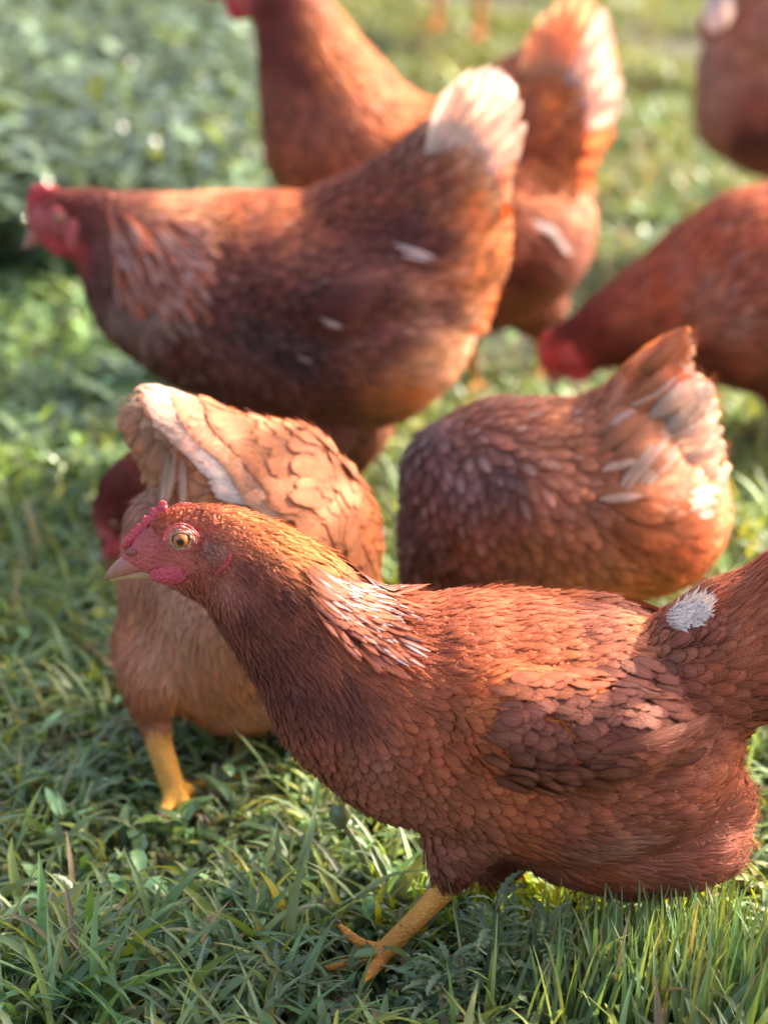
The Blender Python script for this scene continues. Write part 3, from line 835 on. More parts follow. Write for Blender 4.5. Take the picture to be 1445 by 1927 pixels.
# ================================================================== hen with its head down and the raised translucent tail
def tail_up_hen():
    h = Hen(1.98, slope=0.0, xref=1050, voxel=0.0026, seed=9)
    h.chain([(885,905,132),(960,930,184),(1050,945,195),(1140,955,185),(1210,965,160),(1260,970,110)])
    h.chain([(880,960,128),(960,990,170),(1080,1000,170)])
    h.chain([(850,1000,100),(825,1070,72),(815,1130,52,0,.85),(805,1185,46,0,.75),(795,1225,34,0,.7)])
    h.chain([(1160,870,140),(1188,812,100,0,.8),(1218,758,74,0,.7),(1246,708,50,0,.6),(1268,668,30,0,.6),(1284,636,16,0,.6)])
    h.chain([(1235,880,105,0,.8),(1275,812,68,0,.6),(1302,764,44,0,.5),(1318,738,26,0,.5)])
    h.chain([(1240,930,105,0,.8),(1290,880,64,0,.6),(1322,862,40,0,.5)])
    h.chain([(1250,990,105,0,.9),(1292,990,60,0,.7)])
    for sg in (-1, 1):
        h.chain([(900,920,95,sg*.02),(1000,940,130,sg*.03),(1100,960,110,sg*.03),(1160,960,70,sg*.03)], mir=(sg > 0))
    h.chain([(1050,1130,90,-.03),(1050,1190,50,-.03),(1048,1220,28,-.03)])
    h.leg([(1048,1220,22,-.03),(1045,1260,18,-.03),(1040,1300,18,-.03)],[[(1040,1300,15,-.03),(1005,1310,8,-.04)],[(1040,1300,15,-.03),(1020,1325,8,-.06)],[(1040,1300,15,-.03),(1065,1305,7,-.03)]])
    h.chain([(1110,1120,90,.03),(1112,1180,50,.03),(1112,1210,28,.03)])
    h.leg([(1112,1210,22,.03),(1105,1240,18,.03),(1100,1265,18,.03)],[[(1100,1265,15,.03),(1070,1275,8,.02)],[(1100,1265,15,.03),(1085,1288,8,.0)],[(1100,1265,15,.03),(1125,1270,7,.03)]])
    h.skin(7)
    h.control([
        (770,870,80,21,12,GRY,1,.25),(800,800,60,21,12,GRY,1,.3),(860,770,30,22,12,(.30,.095,.055),1,.3),(860,850,75,22,12,(.2,.11,.10),1,.2),(800,950,85,23,13,(.2,.10,.09),1,.2),(870,950,85,23,13,(.30,.095,.055),1,.1),
        (930,760,15,22,12,(.30,.095,.055),1,.3),(930,830,70,22,12,GRY,1,.3),(1010,760,5,23,12,(.42,.13,.06),1,.25),(1080,770,-5,23,13,(.42,.13,.06),1,.1),(960,900,85,25,13,(.30,.095,.055),1,.1),(960,1010,80,20,10,(.30,.095,.055),1,0),(850,1050,85,23,12,DARK,1,0),
        (1010,850,70,25,13,(.30,.095,.055),1,.05),(1050,950,75,20,11,(.42,.13,.06),1,.05),(1050,1050,60,22,10,(.42,.13,.06),1,0),(1100,860,50,20,12,(.30,.095,.055),1,0),(1130,960,45,24,12,(.52,.17,.07),1,0),(1150,1050,25,26,9,ORG,1,0),(1200,1080,10,26,8,ORG,1,0),
        (1140,790,-40,22,14,(.52,.17,.07),1,0),(1180,850,-30,28,14,(.58,.24,.12),1,0),(1200,920,-15,30,13,(.60,.22,.10),1,.1),(1230,990,-5,30,10,ORG,1,0),(1200,750,-50,26,14,SAL,1,0),(1240,840,-50,30,14,SAL,1,.2),(1290,900,-35,30,12,SAL,1,.1),
        (1300,980,-15,30,10,SAL,1,0),(1300,1050,5,28,8,ORG,1,0),(1270,700,-55,24,12,SAL,1,0),(1060,1200,85,12,5,(.30,.095,.055),1,0),(1045,1270,85,6,3,DARK,0,0),(1105,1250,85,6,3,DARK,0,0),(1010,1310,85,6,3,DARK,0,0)])
    e = h.finish('rusty hen, head down, dark mottled back and raised cream-edged tail glowing in the sun', wisp=3500, lift=1.5, spacing=.46, cvar=.28)
    head_parts(h, (795,1215), 10, .017, [(785,1245,20),(775,1265,14),(765,1285,3)], [(760,1200,738,1200,10),(758,1222,735,1228,10),(765,1180,745,1170,10)], (800,1250,14,18), ring=False)
    a = Acc()
    # upper plumes to the tip, then down the pale rear edge, whitened as a sun rim
    tips = np.array([(1296,606),(1302,625),(1300,648),(1292,672),(1290,690),(1322,700),(1342,722),(1354,752),(1356,790),(1368,835),(1377,880),(1372,925),(1365,965),(1361,1005),(1352,1040),(1332,1074),(1300,1098)], float)
    items = sorted(((rng.random() ** 1.05, rng.random() ** .8) for _ in range(330)), key=lambda q: q[1])
    b_ = Acc()
    for t, g_ in items:          # feathers laid over the fan, row upon row out to the rim
        k = t * 15.999; tip = tips[int(k)] * (1 - k % 1) + tips[int(k) + 1] * (k % 1)
        root = np.array((1110 + 45*t, 800 + 190*t)); v_ = tip - root; ln = np.linalg.norm(v_); d = v_ / ln
        L_ = rng.uniform(72, 112); e_ = root + d * ln * (.42 + .53 * g_); st_ = e_ - d * L_
        c = np.array((.62,.25,.12)) * (1 - g_) + np.array((.80,.52,.34)) * g_
        if t > .75: c = np.array((.52,.16,.06)) * (.9 + .4 * g_)
        if .12 < t < .75 and g_ > .7: c = np.array((.84,.70,.56))  # outer feathers whitened for the sun rim
        if rng.random() < .08 and t < .7: c = np.array((.76,.56,.44))
        h.lay(b_, st_[0], st_[1], math.degrees(math.atan2(d[1], d[0])) + rng.normal(0, 6), L_, rng.uniform(20, 32), np.clip(c * rng.uniform(.85, 1.15), 0, .9), lift=(.001 + .0022 * (1 - g_), .0035), curl=.03)
    h.both(b_, 'tail_coverts', M_tail)
    for i in range(190):
        t = rng.random() ** 1.1; g_ = .80 + .20 * rng.random()           # t: round the fan, g_: how near the rim
        k = t * 15.999; tip = tips[int(k)] * (1 - k % 1) + tips[int(k) + 1] * (k % 1)
        root = np.array((1085 + 50*t, 800 + 190*t))
        sd = rng.choice((-1, 1)); L_ = rng.uniform(75, 120) if t > .3 else rng.uniform(90, 150)
        q = root + (tip - root) * (.42 + .58 * g_); d = (tip - root) / np.linalg.norm(tip - root)
        a0 = rng.normal(0, .10); d = np.array((d[0]*math.cos(a0) - d[1]*math.sin(a0), d[1]*math.cos(a0) + d[0]*math.sin(a0)))
        b = q - d * L_; dd = .073 * (1 - .74 * g_) * (.6 + .4 * min(1, t * 3))
        if t < .3: c = np.array(SAL) * (.85 + .45 * g_)
        elif t < .75: c = np.array(SAL) * (1 - g_) + np.array((.88,.76,.62)) * g_ if g_ > .5 else np.array((.46,.17,.075))
        else: c = np.array(ORG) * (.85 + .5 * g_)
        if t > .3 and g_ > .86: c = np.array((.88,.80,.70))  # sun along the tail edge painted as near-white feathers
        if rng.random() < .10: c = np.array((.80,.62,.50))
        long_feather(a, h.p(*b, sd * (dd + .006)), h.p(*q, sd * dd), rng.uniform(.010,.017), (.1, sd, .3), tuple(np.clip(c * rng.uniform(.8,1.15), 0, .9)), bend=.003, curl=.14, point=(t < .3 and rng.random() < .6), side_bend=rng.normal(0,.002))
    a.build('tail_feathers', M_tail, e, origin=h.origin)
    a = Acc()
    for (x, y, an, L_, w) in ((1150,806,-32,52,20),(1165,918,-52,150,17),(1176,926,-54,140,15),(1198,915,-48,120,15),(1208,922,-50,105,13),(1130,890,-20,70,16),(1125,940,-4,80,17)):
        h.lay(a, x, y, an, L_, w, np.array((.72,.50,.39))*rng.uniform(.9,1.08), lift=(.005,.001), curl=.03)
    a.build('pale_feathers', M_tail, e, origin=h.origin)
tail_up_hen()

# ================================================================== large dark hen behind, in profile facing left
def profile_hen():
    h = Hen(2.32, slope=0.0, xref=550, voxel=0.003, seed=12)
    h.chain([(85,412,36,0,.75),(118,408,52,0,.72),(165,415,62,0,.75),(220,445,86,0,.85),(275,490,128,0,.9),(330,530,165),(420,555,195),(520,575,215),(620,590,222),(690,590,208),(735,560,175)])
    h.chain([(100,440,34,0,.7),(140,440,50,0,.7)])
    h.chain([(760,520,172),(815,450,138),(850,380,108),(870,310,88),(895,240,68),(920,185,48)])
    h.chain([(640,480,135),(720,430,120),(790,370,100),(840,300,80)])
    h.chain([(620,660,160),(715,690,112),(770,640,98),(800,600,70)])
    h.chain([(860,480,95),(880,420,78)])
    for sg in (-1, 1):
        h.chain([(430,530,80,sg*.04),(530,552,92,sg*.062),(640,560,88,sg*.066),(740,552,68,sg*.062),(812,545,38,sg*.056)], mir=(sg > 0))
    for sg, x in ((-1, 600), (1, 660)):
        h.chain([(x,790,80,sg*.035),(x-5,850,50,sg*.035),(x-5,890,26,sg*.035)])
        f = 978 - 24*sg; h.leg([(x-5,890,20,sg*.035),(x-10,925,16,sg*.035),(x-15,f,16,sg*.035)],[[(x-15,f,13,sg*.035),(x-50,f+6,8,sg*.035)],[(x-15,f,13,sg*.035),(x-40,f+16,8,sg*.035-.02)],[(x-15,f,13,sg*.035),(x+15,f+6,7,sg*.035)]])
    h.skin(7)
    h.control([
        (85,405,20,3,2,FACE,0,0),(100,455,20,3,2,RED,0,0),(140,455,20,4,2,RED,.2,0),(110,395,10,5,3,(.25,.04,.03),.8,0),(120,380,10,6,3,DARK,.8,0),(170,370,10,9,3.5,(.13,.03,.022),1,0),(160,420,20,8,3.5,(.13,.03,.022),1,0),
        (230,370,15,20,5,(.20,.055,.035),1,.1),(300,375,15,26,5,SAL,1,.35),(350,390,20,26,6,SAL,1,.3),(220,430,40,22,5,(.20,.055,.035),1,.1),(200,490,65,20,5,MAR,1,.1),(260,460,45,28,5.5,(.38,.2,.15),1,.5),(320,440,35,30,6,(.42,.24,.18),1,.5),
        (230,540,70,24,6,(.3,.16,.13),1,.5),(270,560,65,24,6,(.3,.16,.13),1,.45),(300,520,50,28,6,(.38,.22,.17),1,.6),(340,480,40,26,7,(.32,.16,.12),1,.3),
        (170,540,70,14,9,MAR,1,0),(200,620,60,15,10,MAR,1,0),(300,650,45,17,11,MAR,1,0),(330,590,40,16,11,(.13,.03,.022),1,0),(400,450,20,17,10,(.20,.055,.035),1,.05),(420,385,5,18,10,(.42,.11,.04),1,0),(520,372,3,18,10,(.42,.11,.04),1,.05),(470,430,10,18,10,(.20,.05,.03),1,0),(620,375,3,20,11,(.22,.05,.025),1,0),
        (400,520,25,18,12,MAR,1,0),(480,480,20,18,12,(.13,.03,.022),1,0),(480,560,30,19,13,(.06,.03,.03),1,0),(560,600,20,20,13,(.07,.032,.032),1,0),(560,520,12,20,12,(.07,.02,.018),1,0),(680,500,8,22,13,(.08,.022,.02),1,0),(640,440,0,20,11,MAR,1,0),
        (700,560,5,24,12,(.17,.055,.045),1,0),(800,540,0,26,12,(.24,.09,.065),1,0),(720,400,-15,22,12,MAR,1,0),(700,350,-20,20,11,(.22,.05,.025),1,0),(780,430,-20,24,12,(.13,.03,.022),1,0),(800,330,-35,26,12,(.22,.05,.025),1,0),(860,380,-40,26,14,(.55,.14,.04),1,0),
        (900,420,-30,24,14,(.66,.19,.06),1,0),(930,360,-50,22,12,PALE,1,.2),(850,300,-50,28,9,SAL,1,.4),(885,270,-55,28,9,PALE,1,.5),(910,200,-60,26,9,WHT,1,0),(870,500,-10,24,13,(.62,.17,.05),1,0),(925,480,-10,22,12,(.68,.24,.09),1,0),  # sunlit orange of the rear edge put into the feather colour
        (400,700,30,20,12,MAR,1,0),(500,740,25,22,12,MAR,1,0),(600,680,15,24,12,MAR,1,0),(650,760,35,24,6,MAR,1,0),(740,690,20,26,6,ORG,1,.1),(780,740,40,24,5,SAL,1,0),(830,620,0,26,6,SAL,1,0),(870,610,0,24,5,PALE,1,0),(790,650,15,26,5,(.62,.30,.18),1,0),
        (600,860,85,12,5,(.13,.03,.022),1,0),(600,940,85,6,3,DARK,0,0),(580,970,85,6,3,DARK,0,0),(655,930,85,6,3,DARK,0,0)])
    e = h.finish('large dark chestnut hen in full profile facing left, with a white raised tail', wisp=3000, lift=1.8, spacing=.48, cvar=.3)
    head_parts(h, (112,412), 8, .019, [(72,440,18),(62,450,15),(52,460,8),(46,468,2)],
        [(64,405,52,400,11),(66,385,55,372,12),(72,368,64,354,13),(84,360,82,350,13),(98,362,104,352,9),(60,425,52,420,9)], (115,462,24,22), ring=True)
    for sg in (-1, 1):
        a = Acc(); ball(a, h.p(108,418,sg*.0175), (.0115,.003,.014), (.44,.08,.075), 12)
        a.build('face_skin', M_comb, e, origin=h.origin)
        a = Acc(); ball(a, h.p(140,442,sg*.0205), (.009,.004,.015), (.50,.10,.09), 12)
        a.build('ear_lobe', M_comb, e, origin=h.origin)
    a = Acc()
    for i in range(150):
        t = rng.random(); q = rng.random()
        x = 200 + 130*q + 20*t; y = 400 + 130*t + 10*q; an = 68 - 48*q*(1-t*.5) 
        h.lay(a, x, y, an+rng.normal(0,4), rng.uniform(70,105), rng.uniform(10,14), np.array(BR if rng.random()<.5 else RUST)*rng.uniform(.8,1.2), streak=rng.uniform(.0,.75), lift=(.003,.005), point=True, curve=5)
    h.both(a, 'neck_hackle', M_feather)
    a = Acc()
    tips = [(872,150),(895,132),(925,122),(950,130),(968,160),(980,195),(988,230),(985,262),(968,290),(962,320),(952,350)]
    for i, (tx, ty) in enumerate(tips):
        t = i / (len(tips) - 1)
        for sd in (-1, 0, 1):
            c = np.array(WHT) * (1 if i < 9 else .9) if t < .8 else np.array(PALE)
            long_feather(a, h.p(800 + 60*t, 330 + 90*t, sd*.03), h.p(tx + rng.normal(0,4) - 8*abs(sd), ty + rng.normal(0,4) + 8*abs(sd), sd*.035), .021, (.1,-1+.3*sd,.3), tuple(c*rng.uniform(.88,1.04)), bend=.004)
    for i in range(44):   # rear fringe, its sunlit glow painted as orange feather colour
        t = i / 43
        y = 340 + 270*t
        long_feather(a, h.p(850 - 20*t, y - 20, rng.uniform(-.05,.05)), h.p(955 - 30*t*t + rng.normal(0,8), y - 30 + 40*t, rng.uniform(-.05,.05)), .020, (.2,-1,.3), tuple(np.array(ORG if i<15 else SAL)*rng.uniform(.8,1.5)), bend=.005)
    a.build('tail_feathers', M_tail, e, origin=h.origin)
    a = Acc()
    for i in range(9):
        t = i / 8
        h.lay(a, 560+60*t, 620-80*t, -2-8*t, 225+10*t, 36, np.array((.13,.038,.03))*rng.uniform(.8,1.2), lift=(.003+.001*i,.004), curve=-6)
    for (x,y,an,L_,w) in ((742,466,16,74,9),(752,474,12,66,8),(764,470,20,56,9),(758,486,8,48,7),(604,592,16,40,7),(610,600,8,36,7),(560,664,14,32,6)):
        h.lay(a, x, y, an, L_, w, (.52,.38,.35), lift=(.010,.002))
    h.both(a, 'wing_feathers', M_feather)
profile_hen()

# ================================================================== tall hen further back, head at the top edge
def tall_hen():
    h = Hen(2.72, slope=0.0, xref=750, voxel=0.0036, seed=15)
    h.chain([(450,-22,40,0,.75),(490,-20,52,0,.75),(540,10,68,0,.85),(572,80,88,0,.9),(605,165,118,0,.95),(645,260,150),(710,330,165),(800,375,180),(900,410,188),(960,430,160)])
    h.chain([(960,380,140),(1000,320,105),(1045,240,90),(1075,170,75),(1095,110,58),(1100,60,42)])
    h.chain([(950,500,115),(1010,490,85),(1035,460,55)])
    h.chain([(820,470,150),(900,500,130)])
    h.chain([(760,320,120),(850,320,122),(920,275,125),(980,225,110),(1020,170,85)])
    for sg in (-1, 1):
        h.chain([(720,330,80,sg*.03),(820,370,110,sg*.038),(920,360,95,sg*.04),(990,335,45,sg*.038)], mir=(sg > 0))
    for sg, x in ((-1, 880), (1, 1010)):
        h.chain([(x-10,560,70,sg*.03),(x,610,34,sg*.03),(x,625,20,sg*.03)])
        h.leg([(x,620,16,sg*.03),(x+8,655,12,sg*.03),(x+14,710 - 12*sg,12,sg*.03)],[[(x+14,710-12*sg,10,sg*.03),(x-12,716-12*sg,6,sg*.03)],[(x+14,710-12*sg,10,sg*.03),(x,724-12*sg,6,sg*.03-.02)],[(x+14,710-12*sg,10,sg*.03),(x+32,714-12*sg,6,sg*.03)]])
    h.skin(6)
    h.control([
        (450,0,30,5,3,FACE,.1,0),(500,0,40,8,4,DARK,1,0),(520,60,80,16,5,DARK,1,0),(520,150,85,18,7,BR,1,0),(560,100,75,20,6,DARK,1,0),(600,60,70,22,6,ORG,1,.1),(640,100,65,24,7,ORG,1,.1),(600,180,70,20,8,BR,1,0),(530,260,85,18,9,RUST,1,0),  # neck painted dark in front and orange on its sunlit side
        (700,180,50,26,8,ORG,1,.15),(660,200,60,22,8,BR,1,0),(620,280,60,18,10,RUST,1,0),(760,220,25,22,9,ORG,1,.1),(840,230,5,22,10,ORG,1,0),(900,260,0,22,11,BR,1,0),(960,220,-25,22,12,BR,1,0),(1010,300,20,26,14,ORG,1,0),
        (1010,180,-30,24,14,ORG,1,0),(1070,130,-50,28,16,SAL,1,.1),(1080,50,-60,28,14,PALE,1,0),(1110,180,-30,26,14,SAL,1,0),(1100,260,20,26,14,ORG,1,0),(1000,250,20,26,16,RUST,1,0),(1040,280,30,26,16,ORG,1,0),(1090,340,20,24,10,(.46,.17,.09),1,0),
        (1000,400,30,26,12,BR,1,0),(950,460,20,24,12,DARK,1,0),(1040,430,20,26,8,(.34,.12,.085),1,0),(1060,500,40,24,5,(.30,.10,.07),1,0),(960,560,40,24,5,BR,1,0),(900,580,70,20,6,DARK,1,0),(1005,660,85,6,3,DARK,0,0),(890,660,85,6,3,DARK,0,0)])  # rear belly darkened in the colour to look shaded
    e = h.finish('tall rust hen with upright neck and cropped head, standing behind the chestnut hen', wisp=1500, lift=1.9, spacing=.5, cvar=.32)
    head_parts(h, (430,-30), 7, .018, [(415,-15,16),(400,-12,12),(384,-4,3)], [(425,-60,418,-75,12),(440,-66,438,-84,12),(458,-66,462,-82,12)], (448,12,24,28), ring=False)
    a = Acc()
    for i, (tx, ty) in enumerate([(1010,50),(1030,25),(1060,0),(1090,-12),(1115,-5),(1138,15),(1150,60),(1158,110),(1165,150),(1160,190),(1148,240),(1135,290),(1115,340)]):
        t = i / 12
        for sd in (-1, 0, 1):
            c = np.array(PALE)*.95 if i < 5 else (np.array((.70,.62,.62)) if i < 10 else np.array(SAL))
            long_feather(a, h.p(1010 + 30*t, 220 + 80*t, sd*.03), h.p(tx + rng.normal(0,4), ty + rng.normal(0,4), sd*.045), .032, (.1,-1+.3*sd,.3), tuple(np.clip(c*rng.uniform(.88,1.06),0,.9)), bend=.004)
    for sd in (-1, 1):
        for i in range(6):
            long_feather(a, h.p(1030 + 8*i, 290 + 9*i, sd*.03), h.p(1110 + 2*i, 320 + 9*i, sd*.04), .018, (.1,sd,.3), (.72,.5,.36), bend=.004)
    a.build('tail_feathers', M_tail, e, origin=h.origin)
    a = Acc()
    for i in range(7): h.lay(a, 1000+6*i, 418+4*i, 20+5*i, 46, 12, (.66,.50,.46), lift=(.002+.0005*i,.002))
    h.both(a, 'white_feathers', M_feather)
tall_hen()

# ================================================================== hen grazing at the right edge
def right_hen():
    h = Hen(2.50, slope=0.0, xref=1400, voxel=0.0034, seed=21)
    h.chain([(1048,668,34,0,.75),(1075,652,50,0,.75),(1110,638,58,0,.78),(1160,618,76,0,.85),(1220,598,98,0,.9),(1290,580,128,0,.95),(1360,560,160),(1440,545,195),(1540,540,205),(1640,530,195),(1720,500,150)])
    h.chain([(1060,680,32,0,.7),(1095,668,42,0,.7)])
    h.chain([(1720,470,130),(1790,400,90),(1850,320,60)])
    for sg in (-1, 1):
        h.chain([(1440,520,80,sg*.035),(1540,520,120,sg*.038),(1650,510,95,sg*.038),(1740,500,45,sg*.035)], mir=(sg > 0))
    for sg, x in ((-1, 1490), (1, 1580)):
        h.chain([(x,700,70,sg*.03),(x-20,755,30,sg*.03)])
        h.leg([(x-20,755,20,sg*.03),(x-35,800,14,sg*.03),(x-50,852-18*sg,14,sg*.03)],[[(x-50,852-18*sg,11,sg*.03),(x-82,858-18*sg,6,sg*.03)],[(x-50,852-18*sg,11,sg*.03),(x-66,868-18*sg,6,sg*.03-.02)],[(x-50,852-18*sg,11,sg*.03),(x-30,858-18*sg,6,sg*.03)]])
    h.skin(6)
    h.control([(1040,670,0,3,2,RED,0,0),(1080,680,0,3,2,RED,.1,0),(1060,620,-30,8,3.5,DARK,1,0),(1100,620,-30,9,4,DARK,1,0),(1120,660,-20,12,5,DARK,1,0),(1160,580,-30,20,5,BR,1,.1),(1170,640,-15,20,6,DARK,1,0),(1230,530,-35,24,6,RUST,1,.2),
        (1260,600,-20,24,6,BR,1,.15),(1300,520,-35,26,7,(.36,.14,.09),1,.4),(1300,620,0,20,9,DARK,1,0),(1320,570,-20,26,7,(.34,.14,.1),1,.35),(1300,450,-35,24,8,RUST,1,.1),(1380,400,-15,22,10,RUST,1,.1),(1360,500,-25,22,10,BR,1,.2),(1380,620,15,18,12,BR,1,0),
        (1440,380,0,20,11,RUST,1,.2),(1440,500,15,20,12,DARK,1,0),(1440,650,20,20,12,DARK,1,0),(1550,450,5,22,12,BR,1,0),(1600,600,20,22,10,BR,1,0),(1750,450,-30,24,12,RUST,1,0),(1480,730,80,12,6,DARK,1,0),(1450,810,85,6,3,DARK,0,0),(1540,800,85,6,3,DARK,0,0)])
    h.legcol = (0.55,0.28,0.17)
    e = h.finish('rust hen at the right edge stretching its neck down to graze, red comb and face', wisp=2000, lift=1.6, spacing=.46, cvar=.3)
    head_parts(h, (1085,655), 7, .018, [(1052,695,17),(1045,708,13),(1042,722,6),(1042,732,2)], [(1035,650,1018,640,12),(1032,668,1016,662,13),(1034,686,1020,684,13),(1040,704,1026,704,11),(1042,636,1028,626,10)], (1090,700,26,20), ring=True)
    for sg in (-1, 1):
        a = Acc(); ball(a, h.p(1078,665,sg*.0165), (.013,.004,.015), (.50,.07,.07), 12)
        a.build('face_skin', M_comb, e, origin=h.origin)
        a = Acc(); ball(a, h.p(1128,658,sg*.0205), (.009,.0035,.013), (.48,.12,.10), 12)
        a.build('ear_lobe', M_comb, e, origin=h.origin)
    a = Acc()
    for i in range(14):
        t = i / 13
        for sd in (-1, 1): long_feather(a, h.p(1780,400+60*t,sd*.03), h.p(1900+60*t,230+170*t,sd*.04), .03, (.1,sd,.3), RUST, bend=.005)
    a.build('tail_feathers', M_tail, e, origin=h.origin)
right_hen()

# ================================================================== hen at the top right corner
def corner_hen():
    h = Hen(3.18, slope=0.0, xref=1450, voxel=0.004, seed=31)
    h.chain([(1405,210,98),(1470,200,135),(1560,180,140),(1640,160,120),(1720,100,80),(1750,20,55),(1760,-50,42)])
    h.chain([(1400,150,92),(1430,60,105),(1430,-20,80),(1425,-90,45)])
    h.chain([(1440,240,90),(1500,250,85)])
    for sg, x in ((-1, 1490), (1, 1540)):
        h.chain([(x,320,50,sg*.03),(x,370,22,sg*.03)])
        h.leg([(x,370,16,sg*.03),(x-6,420,12,sg*.03),(x,478-10*sg,12,sg*.03)],[[(x,478-10*sg,10,sg*.03),(x+26,484-10*sg,6,sg*.03)],[(x,478-10*sg,10,sg*.03),(x+12,494-10*sg,6,sg*.03-.02)],[(x,478-10*sg,10,sg*.03),(x-20,482-10*sg,6,sg*.03)]])
    h.skin(6)
    PB = (.42,.17,.11)
    h.control([(1330,220,100,24,8,PB,1,0),(1350,300,110,24,8,PB,1,0),(1345,120,95,26,10,(.5,.24,.17),1,0),(1345,20,-80,26,12,PB,1,.3),(1420,60,100,26,14,PB,1,0),(1420,160,110,24,14,BR,1,0),(1400,230,120,24,13,MAR,1,0),(1440,220,120,24,13,MAR,1,0),(1420,310,130,22,8,BR,1,0),
        (1550,150,180,24,14,BR,1,0),(1750,0,180,16,7,RUST,1,0),(1490,420,85,6,3,DARK,0,0),(1540,420,85,6,3,DARK,0,0)])
    e = h.finish('blurred brown hen at the top right corner with one white tail feather', wisp=1200, lift=1.2, spacing=.48)
    head_parts(h, (1775,-60), 7, .018, [(1800,-50,16),(1815,-45,12),(1830,-40,3)], [(1770,-100,1768,-120,12),(1790,-96,1794,-115,12)], (1800,-20,14,20), ring=False)
    a = Acc()
    for i in range(12):
        t = i / 11
        for sd in (-1, 1): long_feather(a, h.p(1400,20,sd*.02), h.p(1330+60*t,-110-40*t,sd*.04), .034, (-.3,sd,.1), BR, bend=.005)
    for i in range(5):
        long_feather(a, h.p(1352+3*i,-30,-.052), h.p(1340+5*i,62-3*i,-.068-.002*i), .026, (-.4,-1,.1), (.84,.82,.80), bend=.006)
    long_feather(a, h.p(1360,-30,-.03), h.p(1318,75,-.03), .022, (-.6,-.8,.1), (.40,.12,.09), bend=.004)
    a.build('tail_feathers', M_tail, e, origin=h.origin)
corner_hen()

# ================================================================== hen pecking, mostly hidden behind the bending hen
def hidden_hen():
    h = Hen(2.08, slope=0.0, xref=400, voxel=0.0034, seed=41)
    h.chain([(212,1000,30,0,.75),(220,965,46,0,.75),(238,925,52,0,.85),(270,905,60,0,.9),(310,915,70,0,.9),(360,950,82,0,.9),(430,970,105,0,.8),(510,980,110,0,.75),(580,990,90,0,.75),(620,970,45,0,.8)])
    for sg, x in ((-1, 440), (1, 480)):
        h.chain([(x,1060,40,sg*.02),(x,1100,22,sg*.02)])
        h.leg([(x,1090,16,sg*.02),(x,1120,13,sg*.02),(x-4,1165,13,sg*.02)],[[(x-4,1165,11,sg*.02),(x-36,1172,6,sg*.02)],[(x-4,1165,11,sg*.02),(x-20,1180,6,sg*.02-.02)],[(x-4,1165,11,sg*.02),(x+20,1170,6,sg*.02)]])
    h.skin(6)
    h.control([(200,1000,-60,4,3,FACE,.2,0),(200,930,-60,7,4,(.22,.03,.025),1,0),(240,900,-40,9,5,(.20,.035,.025),1,0),(240,980,-60,8,5,MAR,1,0),(230,1040,-60,5,3,(.3,.04,.04),.4,0),(300,900,-10,14,7,DARK,1,0),(400,950,0,16,10,BR,1,0),(550,980,0,18,11,BR,1,0),(440,1120,85,6,3,DARK,0,0)])
    e = h.finish('dark hen almost hidden behind the pale orange hen, only its red face showing', wisp=900, lift=1.0, spacing=.46)
    head_parts(h, (215,985), 8, .017, [(208,1025,22),(206,1045,17),(204,1062,10),(204,1076,3)], [(198,940,188,932,11),(194,960,184,958,12),(193,982,184,984,12),(196,1004,187,1010,11)], (218,1030,20,26), ring=False)
    a = Acc()
    for i in range(10):
        t = i / 9
        long_feather(a, h.p(590,970,-.02+.04*t), h.p(660,930+40*t,-.03+.06*t), .024, (.1,-.5,.6), BR, bend=.004)
    a.build('tail_feathers', M_tail, e, origin=h.origin)
hidden_hen()

# ================================================================== far hen, only its legs reach into the picture
def far_hen():
    h = Hen(4.45, slope=0.0, xref=860, voxel=0.005, seed=51)
    h.chain([(790,-130,60),(850,-120,80),(930,-120,80),(1000,-140,50),(1030,-190,30)])
    h.chain([(780,-150,50),(750,-220,28),(735,-260,20,0,.8)])
    for sg, x in ((-1, 905), (1, 825)):
        h.chain([(x,-60,34,sg*.03),(x,-20,14,sg*.03)])
        h.leg([(x,-20,11,sg*.03),(x-2,20,10,sg*.03),(x-8,56-8*sg,10,sg*.03)],[[(x-8,56-8*sg,9,sg*.03),(x-30,60-8*sg,5,sg*.03)],[(x-8,56-8*sg,9,sg*.03),(x-16,66-8*sg,5,sg*.03-.02)],[(x-8,56-8*sg,9,sg*.03),(x+10,60-8*sg,5,sg*.03)]])
    h.legcol = (0.62,0.20,0.06)
    h.skin(5)
    h.control([(850,-100,10,30,16,RUST,1,0),(950,-130,-10,30,16,RUST,1,0),(780,-180,80,20,10,RUST,1,0),(905,10,85,6,3,DARK,0,0),(825,10,85,6,3,DARK,0,0)])
    e = h.finish('far hen whose orange legs alone show, blurred, at the top edge', wisp=300, lift=1.2, spacing=.5)
    head_parts(h, (728,-262), 5, .017, [(718,-255,10),(708,-250,6),(700,-246,2)], [(728,-280,726,-296,8),(740,-282,742,-298,8)], (728,-238,8,12), ring=False)
    a = Acc()
    for i in range(8):
        long_feather(a, h.p(1010,-160,-.03+.008*i), h.p(1060,-240+8*i,-.04+.01*i), .03, (.1,-1,.3), RUST, bend=.004)
    a.build('tail_feathers', M_tail, e, origin=h.origin)
far_hen()
